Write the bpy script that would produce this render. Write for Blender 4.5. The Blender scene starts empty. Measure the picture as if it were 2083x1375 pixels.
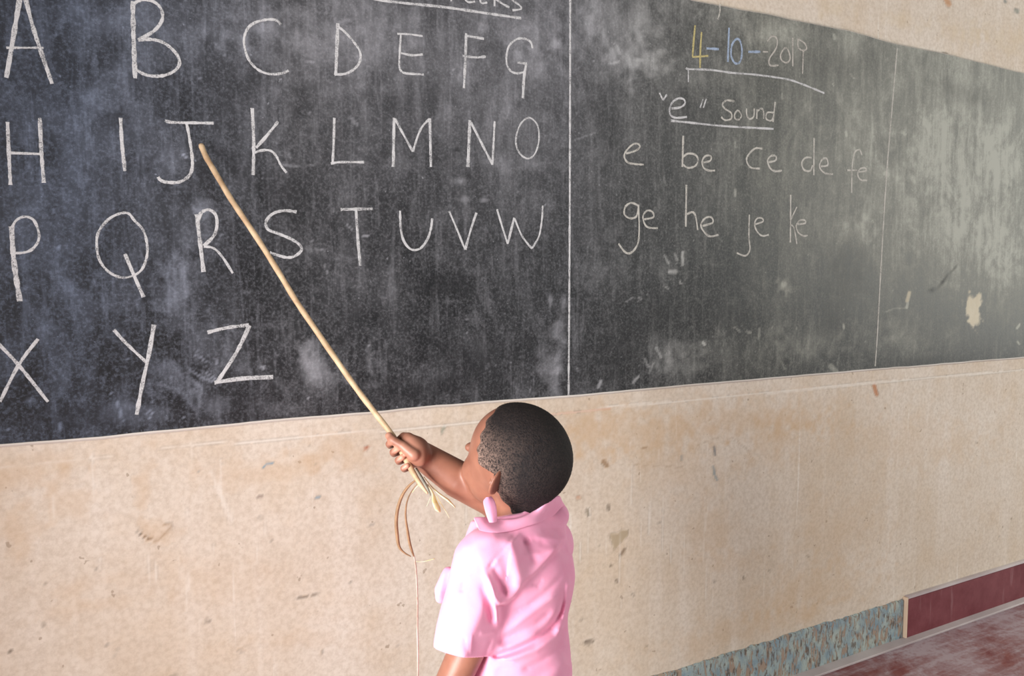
import bpy, bmesh, math, random
import numpy as np
from mathutils import Matrix, Vector
random.seed(7); RNG = np.random.default_rng(7)
S = bpy.context.scene
COL = S.collection

# ------------------------------------------------------------------ camera
FPX = 1700.0
PITCH = math.atan(137.0 / FPX)
AZ = math.atan(2950.0 * math.cos(PITCH) / FPX)          # angle between view and the board wall
CAM = np.array([0.0, 0.0, 1.24])
FWD = np.array([math.cos(AZ) * math.cos(PITCH), math.sin(AZ) * math.cos(PITCH), -math.sin(PITCH)])
RGT = np.array([math.sin(AZ), -math.cos(AZ), 0.0])
UPV = np.cross(RGT, FWD)
cd = bpy.data.cameras.new('camera'); cam = bpy.data.objects.new('camera', cd); COL.objects.link(cam)
cd.sensor_width = 36.0; cd.lens = 36.0 * FPX / 2083.0; cd.clip_start = 0.02
M3 = Matrix(((RGT[0], UPV[0], -FWD[0]), (RGT[1], UPV[1], -FWD[1]), (RGT[2], UPV[2], -FWD[2])))
cam.matrix_world = Matrix.Translation(Vector(CAM)) @ M3.to_4x4()
S.camera = cam

def ray(px, py):
    return FWD + (px - 1041.5) / FPX * RGT + (687.5 - py) / FPX * UPV
D_SK = 1.24 * ray(1839, 1303)[1] / -ray(1839, 1303)[2]   # face of the skirting
D = D_SK + 0.014                                         # face of the plaster
def wallpt(px, py, y=D):
    r = ray(px, py); t = y / r[1]
    return CAM + r * t
def topx(P):                                             # world -> photograph coordinates
    Q = P - CAM
    w = Q @ FWD
    return 1041.5 + FPX * (Q @ RGT) / w, 687.5 - FPX * (Q @ UPV) / w
def cs(px, py, Z):                                       # photo point at a depth -> camera-space metres
    return np.array([(px - 1041.5) / FPX * Z, (687.5 - py) / FPX * Z, Z])
def c2w(P):
    P = np.asarray(P)
    return CAM + P[..., 0:1] * RGT + P[..., 1:2] * UPV + P[..., 2:3] * FWD
def w2c(P):
    Q = np.asarray(P) - CAM
    return np.stack([Q @ RGT, Q @ UPV, Q @ FWD], -1)

# ------------------------------------------------------------------ light and exposure
S.view_settings.view_transform = 'Standard'; S.view_settings.look = 'None'
S.view_settings.gamma = 1.0; S.view_settings.use_curve_mapping = False
S.view_settings.exposure = 0.52
S.cycles.use_denoising = True
S.cycles.max_bounces = 6
W = bpy.data.worlds.new('sky'); S.world = W; W.use_nodes = True
W.node_tree.nodes['Background'].inputs[0].default_value = (0.75, 0.86, 1.0, 1)
W.node_tree.nodes['Background'].inputs[1].default_value = 0.5
def area(name, loc, target, sx, sy, power, color):
    l = bpy.data.lights.new(name, 'AREA'); l.shape = 'RECTANGLE'; l.size = sx; l.size_y = sy
    l.energy = power; l.color = color
    o = bpy.data.objects.new(name, l); COL.objects.link(o); o.location = loc
    o.rotation_euler = (Vector(target) - Vector(loc)).to_track_quat('-Z', 'Y').to_euler()
    return o
XL, XR, YB, ZC = -1.75, 7.0, -3.6, 3.1
area('daylight_left_door', (XL + 0.02, 0.22, 1.0), (XL + 1, 0.22, 1.0), 1.1, 1.9, 150, (1.0, 0.985, 0.965))
area('daylight_back_window', (1.2, YB + 0.02, 1.6), (1.2, 0, 1.6), 1.6, 1.3, 9, (0.80, 0.97, 1.0))
area('daylight_back_window_far', (4.2, YB + 0.02, 1.6), (4.2, 0, 1.6), 1.6, 1.3, 16, (0.80, 0.90, 1.0))
area('daylight_right_window', (XR - 0.02, -0.6, 1.75), (XR - 1, -0.6, 1.75), 2.4, 1.5, 125, (0.97, 1.0, 0.93))

# ------------------------------------------------------------------ helpers
def tag(o, label=None, cat=None, group=None, kind=None):
    if label: o['label'] = label
    if cat: o['category'] = cat
    if group: o['group'] = group
    if kind: o['kind'] = kind
    return o
def mesh_obj(name, verts, faces, mat, parent=None, smooth=False):
    me = bpy.data.meshes.new(name)
    verts = np.asarray(verts, dtype=np.float32)
    if isinstance(faces, np.ndarray):
        n, k = faces.shape
        me.vertices.add(len(verts)); me.vertices.foreach_set('co', verts.ravel())
        me.loops.add(n * k); me.loops.foreach_set('vertex_index', faces.astype(np.int32).ravel())
        me.polygons.add(n); me.polygons.foreach_set('loop_start', np.arange(0, n * k, k, dtype=np.int32))
        me.update(calc_edges=True); me.validate()
    else:
        me.from_pydata([tuple(map(float, v)) for v in verts], [], faces)
    if smooth: me.polygons.foreach_set('use_smooth', [True] * len(me.polygons))
    if mat: me.materials.append(mat)
    o = bpy.data.objects.new(name, me); COL.objects.link(o)
    if parent: o.parent = parent
    return o
def boxes(name, lst, mat, parent=None, bevel=0.0):
    bm = bmesh.new()
    for (a, b) in lst:
        r = bmesh.ops.create_cube(bm, size=1.0)
        for v in r['verts']:
            v.co = Vector([(a[i] + b[i]) / 2 + v.co[i] * (b[i] - a[i]) for i in range(3)])
    if bevel: bmesh.ops.bevel(bm, geom=bm.edges[:], offset=bevel, segments=2, affect='EDGES')
    me = bpy.data.meshes.new(name); bm.to_mesh(me); bm.free(); me.materials.append(mat)
    o = bpy.data.objects.new(name, me); COL.objects.link(o)
    if parent: o.parent = parent
    return o

class NT:
    def __init__(s, name, rough=0.8, spec=0.3):
        s.m = bpy.data.materials.new(name); s.m.use_nodes = True
        s.t = s.m.node_tree; s.b = s.t.nodes['Principled BSDF']
        s.b.inputs['Roughness'].default_value = rough
        s.b.inputs['Specular IOR Level'].default_value = spec
        s.co = s.n('ShaderNodeTexCoord').outputs['Object']
    def n(s, t): return s.t.nodes.new(t)
    def l(s, a, b): s.t.links.new(a, b)
    def noise(s, scale, detail=4, rough=0.55, stretch=None, dist=0.0, off=(0, 0, 0)):
        v = s.co
        if stretch or off != (0, 0, 0):
            mp = s.n('ShaderNodeMapping'); s.l(v, mp.inputs[0])
            mp.inputs['Scale'].default_value = stretch or (1, 1, 1); mp.inputs['Location'].default_value = off
            v = mp.outputs[0]
        n = s.n('ShaderNodeTexNoise'); s.l(v, n.inputs['Vector'])
        n.inputs['Scale'].default_value = scale; n.inputs['Detail'].default_value = detail
        n.inputs['Roughness'].default_value = rough; n.inputs['Distortion'].default_value = dist
        return n.outputs['Fac']
    def ramp(s, f, lo, hi, a=0.0, b=1.0):
        r = s.n('ShaderNodeMapRange'); s.l(f, r.inputs[0])
        r.inputs[1].default_value = lo; r.inputs[2].default_value = hi
        r.inputs[3].default_value = a; r.inputs[4].default_value = b
        return r.outputs[0]
    def mix(s, f, a, b, mode='MIX'):
        m = s.n('ShaderNodeMix'); m.data_type = 'RGBA'; m.blend_type = mode
        for sock, v in ((m.inputs[0], f), (m.inputs[6], a), (m.inputs[7], b)):
            if hasattr(v, 'is_linked') or hasattr(v, 'links'): s.l(v, sock)
            elif isinstance(v, (int, float)): sock.default_value = v
            else: sock.default_value = (*v, 1)
        return m.outputs[2]
    def math(s, op, a, b=0.0):
        m = s.n('ShaderNodeMath'); m.operation = op
        for sock, v in ((m.inputs[0], a), (m.inputs[1], b)):
            if isinstance(v, (int, float)): sock.default_value = v
            else: s.l(v, sock)
        return m.outputs[0]
    def attr(s, name):
        a = s.n('ShaderNodeAttribute'); a.attribute_name = name; return a
    def bump(s, h, dist=0.001, strength=0.5):
        b = s.n('ShaderNodeBump'); s.l(h, b.inputs['Height'])
        b.inputs['Distance'].default_value = dist; b.inputs['Strength'].default_value = strength
        s.l(b.outputs[0], s.b.inputs['Normal'])
    def color(s, c):
        if hasattr(c, 'links'): s.l(c, s.b.inputs['Base Color'])
        else: s.b.inputs['Base Color'].default_value = (*c, 1)
        return s
def lin(r, g, b):
    f = lambda c: (c / 255 / 12.92) if c <= 10 else ((c / 255 + 0.055) / 1.055) ** 2.4
    return (f(r), f(g), f(b))

# ---- materials
def mat_plaster():
    s = NT('cream_plaster', 0.85, 0.2)
    big = s.noise(1.3, 5, 0.6); mid = s.noise(7, 5, 0.65); fine = s.noise(90, 4, 0.7)
    vert = s.noise(1.0, 4, 0.6, stretch=(60, 60, 2.2)); vert2 = s.noise(1.0, 3, 0.6, stretch=(14, 14, 0.9), off=(3, 1, 2))
    c = s.mix(s.ramp(big, 0.38, 0.64), lin(208, 191, 172), lin(223, 211, 198))
    c = s.mix(s.ramp(mid, 0.48, 0.72, 0, 0.42), c, lin(208, 184, 156))
    c = s.mix(s.ramp(vert2, 0.5, 0.75, 0, 0.35), c, lin(235, 226, 217))
    c = s.mix(s.ramp(vert, 0.66, 0.74, 0, 0.5), c, lin(240, 234, 226))
    c = s.mix(s.ramp(fine, 0.34, 0.60, 0.30, 0.0), c, lin(156, 132, 108))
    sp = s.noise(46, 2, 0.5, off=(9, 4, 1))
    c = s.mix(s.ramp(sp, 0.735, 0.76, 0, 0.55), c, lin(140, 120, 100))
    a = s.attr('marks')
    c = s.mix(a.outputs['Alpha'], c, a.outputs['Color'])
    s.color(c)
    h = s.math('ADD', s.math('MULTIPLY', fine, 0.25), mid)
    s.bump(h, 0.004, 0.35)
    return s.m
def mat_plain_plaster(name, c0, c1):
    s = NT(name, 0.9, 0.2)
    s.color(s.mix(s.ramp(s.noise(3, 5), 0.35, 0.65), lin(*c0), lin(*c1))); s.bump(s.noise(40), 0.002, 0.3)
    return s.m
def mat_board():
    s = NT('blackboard_paint', 0.55, 0.34)
    cloud = s.noise(2.3, 6, 0.62, dist=0.6); cloud2 = s.noise(9, 6, 0.7, stretch=(1, 1, 0.6), dist=0.8, off=(5, 2, 7))
    vs = s.noise(1.0, 4, 0.65, stretch=(75, 75, 7)); vs2 = s.noise(1.0, 4, 0.65, stretch=(30, 30, 3), off=(2, 2, 2))
    fine = s.noise(210, 3, 0.7); diag = s.noise(16, 4, 0.6, dist=1.2, off=(1, 7, 3))
    a = s.attr('dust_glare')                                    # r: chalk dust and painted glare, g: dark scuffs, b: painted tint of the light, cool left to greenish right
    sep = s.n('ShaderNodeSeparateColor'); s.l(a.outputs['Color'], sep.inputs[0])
    dust_glare = s.math('MULTIPLY', sep.outputs[0], s.ramp(s.math('ADD', s.math('MULTIPLY', cloud2, 0.65), s.math('MULTIPLY', vs2, 0.45)), 0.38, 0.72, 0.45, 1.35))
    base = s.mix(s.ramp(cloud, 0.35, 0.66), lin(18, 17, 19), lin(31, 31, 33))
    f = s.math('ADD', dust_glare, s.ramp(cloud2, 0.50, 0.76, 0, 0.14))
    f = s.math('ADD', f, s.ramp(vs, 0.52, 0.74, 0, 0.17))
    f = s.math('ADD', f, s.ramp(fine, 0.46, 0.72, -0.03, 0.20))
    f = s.math('ADD', f, s.ramp(diag, 0.54, 0.74, 0, 0.14))
    sp = s.noise(130, 1, 0.5, off=(8, 3, 5))
    f = s.math('ADD', f, s.math('MULTIPLY', s.ramp(sp, 0.76, 0.80, 0, 0.40), s.ramp(s.noise(5, 2, off=(4, 4, 4)), 0.4, 0.6)))
    f = s.math('MINIMUM', s.math('MAXIMUM', f, 0.0), 1.0)
    tint = s.mix(s.ramp(sep.outputs[2], 0.0, 0.5), lin(138, 150, 174), lin(162, 162, 168)); tint = s.mix(s.ramp(sep.outputs[2], 0.5, 1.0), tint, lin(172, 172, 162))  # cool light at left and greenish glare at right painted into the colour
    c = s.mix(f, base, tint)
    c = s.mix(sep.outputs[1], c, lin(24, 23, 26))
    c = s.mix(a.outputs['Alpha'], c, lin(196, 184, 160))
    s.color(c)
    s.bump(s.math('ADD', fine, s.math('MULTIPLY', vs, 0.7)), 0.0008, 0.35)
    s.l(s.ramp(f, 0, 0.6, 0.46, 0.75), s.b.inputs['Roughness'])
    return s.m
def mat_chalk(name, c, dens=0.5):
    s = NT(name, 0.95, 0.1)
    s.color(s.mix(s.noise(160, 3), lin(*[int(v * 0.88) for v in c]), lin(*c)))
    g = s.math('ADD', s.math('MULTIPLY', s.noise(420, 3, 0.8), 0.6), s.math('MULTIPLY', s.noise(55, 3, 0.6), 0.4))
    s.l(s.ramp(g, dens - 0.10, dens + 0.02, 0.28, 0.97), s.b.inputs['Alpha'])
    return s.m
def mat_floor():
    s = NT('red_oxide_floor', 0.5, 0.4)
    n1 = s.noise(3.2, 6, 0.7, dist=1.0); n2 = s.noise(14, 6, 0.7, dist=1.5); n3 = s.noise(1, 4, 0.6, stretch=(5, 34, 5))
    c = s.mix(s.ramp(n2, 0.35, 0.65), lin(116, 50, 52), lin(136, 76, 72))
    f = s.math('ADD', s.ramp(n1, 0.38, 0.60, 0, 0.9), s.ramp(n3, 0.46, 0.66, 0, 0.6))
    f = s.math('MULTIPLY', f, s.ramp(s.noise(60, 4, 0.7), 0.3, 0.62, 0.45, 1.0))
    c = s.mix(s.math('MINIMUM', f, 0.9), c, lin(178, 162, 168))
    s.color(c); s.l(s.ramp(n1, 0.3, 0.7, 0.4, 0.8), s.b.inputs['Roughness'])
    s.bump(n2, 0.003, 0.3)
    return s.m
def mat_skirting():
    s = NT('maroon_skirting_paint', 0.45, 0.4)
    c = s.mix(s.ramp(s.noise(12, 5, 0.7), 0.35, 0.7), lin(104, 38, 46), lin(124, 62, 68))
    c = s.mix(s.ramp(s.noise(1, 3, 0.6, stretch=(30, 30, 4)), 0.62, 0.78, 0, 0.55), c, lin(170, 130, 132))
    s.color(c); s.bump(s.noise(30), 0.002, 0.3)
    return s.m
def mat_oldblue():
    s = NT('peeling_blue_paint', 0.8, 0.2)
    n = s.noise(46, 4, 0.6, stretch=(1.6, 1.6, 0.5), dist=0.6); n2 = s.noise(24, 5, 0.6, stretch=(1, 1, .8), off=(3, 3, 1))
    c = s.mix(s.ramp(n2, 0.38, 0.62), lin(134, 152, 160), lin(172, 180, 172))
    c = s.mix(s.ramp(n, 0.52, 0.58, 0, .85), c, lin(158, 132, 112))
    c = s.mix(s.ramp(s.noise(70, 3, 0.6, stretch=(1.7, 1.7, 0.5), off=(1, 9, 2)), 0.57, 0.62, 0, 0.8), c, lin(100, 84, 74))
    s.color(c); s.bump(s.ramp(n, 0.46, 0.58, 1, 0), 0.004, 0.8)
    return s.m
def mat_skin(name='brown_skin'):
    s = NT(name, 0.42, 0.45)
    n = s.noise(30, 4); 
    a = s.attr('tone')
    c = s.mix(s.ramp(n, 0.35, 0.65), lin(138, 91, 74), lin(152, 103, 84))
    c = s.mix(a.outputs['Fac'], c, lin(205, 148, 126))
    s.color(c); s.bump(s.noise(700, 3), 0.0003, 0.25)
    s.b.inputs['Subsurface Weight'].default_value = 0.08
    s.b.inputs['Subsurface Radius'].default_value = (0.012, 0.004, 0.002)
    s.b.inputs['Subsurface Scale'].default_value = 0.3
    return s.m
def mat_hair():
    s = NT('short_black_hair', 0.75, 0.25)
    n = s.noise(330, 3, 0.7); n2 = s.noise(110, 3, 0.6)
    a = s.attr('thin')
    f = s.math('MULTIPLY', s.ramp(s.math('ADD', s.math('MULTIPLY', n, 0.75), s.math('MULTIPLY', n2, 0.25)), 0.40, 0.60), a.outputs['Fac'])
    c = s.mix(f, lin(20, 16, 18), lin(150, 124, 112))
    s.color(c); s.bump(s.math('ADD', n, s.math('MULTIPLY', n2, 0.6)), 0.003, 0.7)
    return s.m
def mat_shirt():
    s = NT('pink_cotton', 0.85, 0.15)
    n = s.noise(14, 5, 0.6); 
    c = s.mix(s.ramp(n, 0.35, 0.65), lin(242, 158, 190), lin(246, 170, 199))
    s.color(c)
    s.b.inputs['Sheen Weight'].default_value = 0.15
    s.b.inputs['Subsurface Weight'].default_value = 0.12
    s.b.inputs['Subsurface Radius'].default_value = (0.010, 0.004, 0.005)
    s.b.inputs['Subsurface Scale'].default_value = 0.5
    s.bump(s.math('ADD', s.noise(1400, 2), s.math('MULTIPLY', s.noise(26, 2), 2.0)), 0.0008, 0.3)
    return s.m
def mat_wood(name, a, b, z=(3, 3, 40)):
    s = NT(name, 0.55, 0.35)
    s.color(s.mix(s.ramp(s.noise(1, 4, 0.6, stretch=z), 0.35, 0.65), lin(*a), lin(*b)))
    s.bump(s.noise(120, 3), 0.0008, 0.3)
    return s.m
M_PL = mat_plaster(); M_WALL2 = mat_plain_plaster('room_plaster', (118, 116, 112), (132, 130, 126))
M_CEIL = mat_plain_plaster('ceiling_boards', (104, 102, 100), (118, 116, 112))
M_BOARD = mat_board(); M_FLOOR = mat_floor(); M_SKIRT = mat_skirting(); M_BLUE = mat_oldblue()
M_DUSTY = mat_plain_plaster('dusty_cement', (178, 164, 164), (206, 196, 194))
M_CREAM = mat_plain_plaster('cream_edge', (214, 190, 166), (228, 206, 184))
M_SKIN = mat_skin(); M_HAIR = mat_hair(); M_SHIRT = mat_shirt()
M_CHALK = mat_chalk('white_chalk', (216, 215, 216), 0.49); M_CHALKF = mat_chalk('faint_white_chalk', (206, 202, 194), 0.48)
M_CHALKV = mat_chalk('very_faint_chalk', (202, 196, 188), 0.485)
M_CHALKY = mat_chalk('yellow_chalk', (204, 190, 136), 0.47); M_CHALKB = mat_chalk('pale_blue_chalk', (172, 188, 212), 0.47)

# ------------------------------------------------------------------ painting marks on vertex grids
def seg_dist(px, py, pts):
    """distance to a polyline, and fraction along it"""
    best = np.full(px.shape, 1e9)
    for (x0, y0), (x1, y1) in zip(pts[:-1], pts[1:]):
        dx, dy = x1 - x0, y1 - y0; L = dx * dx + dy * dy + 1e-9
        t = np.clip(((px - x0) * dx + (py - y0) * dy) / L, 0, 1)
        best = np.minimum(best, np.hypot(px - x0 - t * dx, py - y0 - t * dy))
    return best
def vnoise(x, y, seed=0):
    xi = np.floor(x).astype(int); yi = np.floor(y).astype(int); fx = x - xi; fy = y - yi
    h = lambda a, b: (np.sin(a * 127.1 + b * 311.7 + seed * 74.7) * 43758.5453) % 1.0
    fx = fx * fx * (3 - 2 * fx); fy = fy * fy * (3 - 2 * fy)
    return (h(xi, yi) * (1 - fx) + h(xi + 1, yi) * fx) * (1 - fy) + (h(xi, yi + 1) * (1 - fx) + h(xi + 1, yi + 1) * fx) * fy
def fbm(x, y, seed=0, o=4):
    return sum(vnoise(x * 2 ** k, y * 2 ** k, seed + k) / 2 ** k for k in range(o)) / sum(1 / 2 ** k for k in range(o))
class Paint:
    def __init__(s, P):
        s.px, s.py = topx(P)
        s.j1 = fbm(P[:, 0] * 45, P[:, 2] * 45, 3) - 0.5; s.j2 = fbm(P[:, 0] * 45, P[:, 2] * 45, 9) - 0.5
        s.c = np.zeros((len(P), 4))
    def blob(s, x, y, rx, ry, ang=0, rag=0.5, soft=0.5):
        a = math.radians(ang); dx = s.px - x; dy = s.py - y
        u = (dx * math.cos(a) + dy * math.sin(a)) / rx; v = (-dx * math.sin(a) + dy * math.cos(a)) / ry
        d = np.hypot(u, v) + (s.j1 + s.j2) * rag * 2
        return np.clip((1 - d) / soft, 0, 1)
    def stroke(s, pts, w, rag=0.0, soft=0.6):
        sel = np.zeros(len(s.px)); xs = [p[0] for p in pts]; ys = [p[1] for p in pts]; m = w * 2 + 8
        k = (s.px > min(xs) - m) & (s.px < max(xs) + m) & (s.py > min(ys) - m) & (s.py < max(ys) + m)
        if k.any():
            d = seg_dist(s.px[k] + s.j1[k] * rag * 20, s.py[k] + s.j2[k] * rag * 20, pts) / (w / 2)
            sel[k] = np.clip((1.25 - d) / soft, 0, 1)
        return sel
    def over(s, f, rgb, a=1.0):
        f = f * a; A = s.c[:, 3]; nA = f + A * (1 - f); k = nA > 1e-6
        for i in range(3):
            s.c[k, i] = (rgb[i] * f[k] + s.c[k, i] * A[k] * (1 - f[k])) / nA[k]
        s.c[:, 3] = nA
    def store(s, o, name):
        at = o.data.color_attributes.new(name, 'FLOAT_COLOR', 'POINT')
        at.data.foreach_set('color', s.c.astype(np.float32).ravel())
def grid_xz(xs, zs, yfun):
    X, Z = np.meshgrid(xs, zs); Y = yfun(X, Z)
    P = np.stack([X.ravel(), Y.ravel(), Z.ravel()], 1)
    n, m = len(zs), len(xs); i = (np.arange(n - 1)[:, None] * m + np.arange(m - 1)[None]).ravel()
    return P, np.stack([i, i + 1, i + m + 1, i + m], 1)

# ------------------------------------------------------------------ setting: the wall with the board
xs = np.concatenate([np.linspace(XL, -0.3, 12), np.arange(-0.294, 3.7, 0.006), np.linspace(3.72, XR, 30)])
zs = np.concatenate([np.arange(0.0, 1.0, 0.006), np.linspace(1.02, 1.86, 8), np.arange(1.88, 2.34, 0.008), np.linspace(2.36, ZC, 8)])
def wall_y(X, Z): return D + (fbm(X * 3, Z * 3, 21) - 0.5) * 0.004
P, F = grid_xz(xs, zs, wall_y)
pt = Paint(P)
TAN = lin(198, 164, 126); DRK = lin(110, 96, 82); BLU = lin(110, 150, 172); WHT = lin(238, 232, 224); BRN = lin(150, 120, 90)
for x, y, rx, ry, an, a in [(60, 960, 120, 40, -10, .35), (150, 1010, 60, 60, 0, .3), (290, 1010, 24, 110, 4, .38), (320, 1080, 60, 30, 20, .35),
        (520, 960, 150, 40, -6, .30), (690, 920, 90, 50, 0, .38), (1210, 880, 60, 90, 10, .40), (1290, 880, 220, 60, -6, .38), (1500, 850, 260, 60, -6, .33),
        (1580, 900, 90, 60, -30, .35), (1450, 1080, 60, 60, 0, .28), (1480, 1140, 90, 30, 0, .25), (1620, 860, 90, 40, 0, .3), (1380, 960, 120, 70, 0, .25),
        (1640, 1200, 160, 60, -15, .3), (1700, 1080, 120, 90, 0, .22), (1850, 900, 200, 80, 0, .22), (1500, 1280, 200, 40, -15, .3), (160, 1190, 80, 25, -10, .25),
        (40, 1070, 50, 60, 0, .35), (210, 1230, 160, 20, -8, .2), (620, 1300, 160, 26, 0, .15), (440, 1180, 160, 60, 0, .12)]:
    pt.over(pt.blob(x, y, rx, ry, an, 0.6, 0.8), TAN, a * .85)
for pts, w, c, a in [([(283, 1082), (292, 1090), (305, 1096)], 6, DRK, .9), ([(296, 1092), (318, 1100), (345, 1078), (348, 1068), (334, 1066)], 6, BRN, .5),
        ([(283, 1080), (287, 1077)], 4, DRK, .7), ([(5, 1331), (15, 1329), (23, 1325)], 5, DRK, .8), ([(605, 1218), (618, 1213), (624, 1214)], 5, DRK, .7), ([(634, 1211), (646, 1210)], 5, DRK, .6),
        ([(536, 952), (541, 946), (556, 943)], 5, BLU, .95), ([(744, 913), (748, 909)], 8, lin(170, 100, 70), .9), ([(527, 1011), (533, 1011)], 8, lin(140, 120, 112), .7),
        ([(527, 1054), (533, 1054)], 6, DRK, .5), ([(640, 1012), (650, 1012)], 3, BLU, .7), ([(418, 1262), (427, 1262)], 6, DRK, .6), ([(484, 1323), (494, 1323)], 7, lin(170, 155, 140), .7),
        ([(652, 1320), (655, 1326)], 6, DRK, .5), ([(865, 1000 - 126), (872, 866)], 8, lin(150, 150, 135), .0), ([(905, 868), (898, 880)], 6, lin(140, 145, 130), .8),
        ([(1452, 908), (1455, 925)], 6, lin(120, 120, 122), .8), ([(1451, 950), (1453, 965), (1458, 975)], 6, lin(125, 140, 145), .7), ([(1387, 925), (1387, 935)], 5, lin(140, 135, 130), .6),
        ([(1196, 1038), (1197, 1047)], 8, lin(130, 118, 100), .9), ([(1238, 1030), (1239, 1036)], 7, DRK, .7), ([(1228, 940), (1234, 946)], 12, BRN, .8), ([(1307, 911), (1313, 912)], 6, BRN, .7),
        ([(1262, 1130), (1270, 1118)], 7, lin(140, 120, 100), .9), ([(1243, 1148), (1243, 1152)], 5, DRK, .7), ([(1254, 1180), (1256, 1184)], 6, DRK, .7), ([(1174, 1013), (1180, 1012)], 6, lin(190, 140, 110), .7),
        ([(1340, 1064), (1344, 1062)], 5, DRK, .4), ([(1287, 1207), (1289, 1210)], 5, DRK, .5), ([(1512, 1175), (1513, 1178)], 5, DRK, .6), ([(1643, 1132), (1645, 1134)], 5, DRK, .5),
        ([(1192, 1305), (1206, 1303)], 6, DRK, .7), ([(1192, 1307), (1196, 1309)], 8, DRK, .6), ([(1778, 784), (1784, 803)], 9, lin(185, 130, 95), .9), ([(1830, 100 - 80), (1840, 24)], 4, BRN, .0),
        ([(1926, 0), (1930, 8)], 12, lin(190, 140, 100), .8), ([(2043, 0), (2046, 3)], 6, lin(110, 120, 120), .8), ([(2065, 21), (2070, 23)], 7, lin(130, 136, 128), .8), ([(1918, 108), (1928, 109)], 5, lin(90, 74, 58), .9),
        ([(88, 1268), (92, 1272)], 5, DRK, .7), ([(198, 1156), (203, 1160)], 5, DRK, .5), ([(400, 956), (406, 960)], 6, lin(150, 150, 150), .6), ([(214, 1312), (228, 1306)], 4, lin(140, 135, 130), .5),
        ([(232, 1332), (240, 1322)], 4, lin(140, 135, 130), .4), ([(756, 1067), (760, 1069)], 5, lin(120, 110, 110), .5), ([(345, 1375), (362, 1370)], 7, DRK, .4), ([(93, 1186), (98, 1184)], 5, DRK, .4),
        ([(1564, 1160), (1566, 1163)], 4, DRK, .4), ([(1452, 1182), (1453, 1184)], 5, DRK, .5), ([(712, 1184), (715, 1186)], 4, DRK, .5), ([(664, 988), (682, 988)], 3, BRN, .5)]:
    pt.over(pt.stroke(pts, w, 0.15), c, a)
tri = np.minimum(np.minimum(pt.px - 1233 - (pt.py - 1073) * 0.32, (pt.py - 1083) + 0.06 * (pt.px - 1250) + 6 * np.abs(pt.px - 1250 > 8) ), (1122 - pt.py) - (pt.px - 1248) * 1.05 * (pt.px > 1248))
pt.over(np.clip(tri / 4, 0, 1) * (pt.px < 1278) * (pt.px > 1230), lin(172, 154, 128), .9)
# chalk guide line under the board and faint pale scratches
pt.over(pt.stroke([(0, 948), (220, 926), (430, 903), (560, 896), (700, 882), (860, 870), (960, 860), (1160, 840), (1240, 828), (1420, 812), (1560, 800), (1760, 780), (2083, 752)], 5, .12), WHT, .5)
pt.over(pt.stroke([(1120, 843), (1180, 838), (1240, 832)], 5, .1), lin(205, 150, 120), .5)
for i in range(46):
    x = random.choice([random.uniform(60, 560), random.uniform(1170, 1500), random.uniform(300, 1500)]); y = random.uniform(890, 1150); h = random.uniform(30, 170)
    pt.over(pt.stroke([(x, y), (x + random.uniform(-4, 4), y + h)], 2.6, 0), WHT, random.uniform(.12, .42))
pt.over(pt.stroke([(430, 960), (470, 1060)], 14, .1, 1.2), WHT, .35)
for i in range(34):
    x = random.uniform(0, 2083); y = random.uniform(830, 1360)
    pt.over(pt.stroke([(x, y), (x + random.uniform(-4, 5), y + random.uniform(-2, 3))], random.uniform(2.4, 3.6), 0.1), random.choice([DRK, BRN, lin(150, 140, 130)]), random.uniform(.2, .5))
pt.over(pt.stroke([(1420, 905), (1450, 893), (1490, 890), (1520, 915), (1540, 945)], 3, .1), BRN, .25)
pt.over(pt.stroke([(1290, 945), (1330, 948), (1390, 950)], 3, .1), BRN, .3)
pt.over(pt.stroke([(1200, 0), (1300, 5)], 3, .1), BRN, 0)
# discoloured plaster just above the board
for x, y, r in [(1700, 20, 60), (1840, 40, 50), (1950, 60, 60), (2040, 80, 70)]:
    pt.over(pt.blob(x, y, r, r * .5, 15, .7, .9), lin(206, 184, 150), .3)
wall = mesh_obj('wall_front', P, F, M_PL, smooth=True)
pt.store(wall, 'marks'); tag(wall, kind='structure')
boxes('masonry', [((XL, D + 0.012, 0), (XR, D + 0.2, ZC))], M_WALL2, wall)
# peeled strip at the foot of the wall where the skirting is missing
x_end = wallpt(1843, 1260, D_SK)[0]
zt = wallpt(1843, 1217, D_SK)[2]
xb = np.arange(-1.2, x_end + 0.001, 0.008); n = len(xb)
vs_, fs_ = [], []
for i, x in enumerate(xb):
    top = zt - 0.004 + 0.006 * (fbm(np.array([x * 9.0]), np.array([0.5]), 5)[0] - 0.5) * 2 - 0.006 * (vnoise(np.array([x * 60]), np.array([.5]), 2)[0])
    for z, y in ((0.0, D - 0.006), (top - 0.004, D - 0.006), (top, D - 0.001), (top, D + 0.01)): vs_.append((x, y, z))
for i in range(n - 1):
    for k in range(3): fs_.append((i * 4 + k, i * 4 + 4 + k, i * 4 + 5 + k, i * 4 + 1 + k))
mesh_obj('old_blue_paint', vs_, fs_, M_BLUE, wall)['label'] = 'peeling blue paint strip left bare beside the maroon skirting'
# skirting with its cream end and dusty top
sk = boxes('baseboard_front', [((x_end + 0.008, D_SK, 0.0), (XR, D + 0.02, zt - 0.006))], M_SKIRT, None, 0.002); tag(sk, kind='structure')
boxes('skirting_end', [((x_end, D_SK - 0.001, 0.0), (x_end + 0.008, D + 0.01, zt))], M_CREAM, sk, 0.001)
boxes('skirting_ledge', [((x_end + 0.008, D_SK - 0.001, zt - 0.006), (XR, D + 0.01, zt + 0.003))], M_DUSTY, sk, 0.002)
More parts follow.
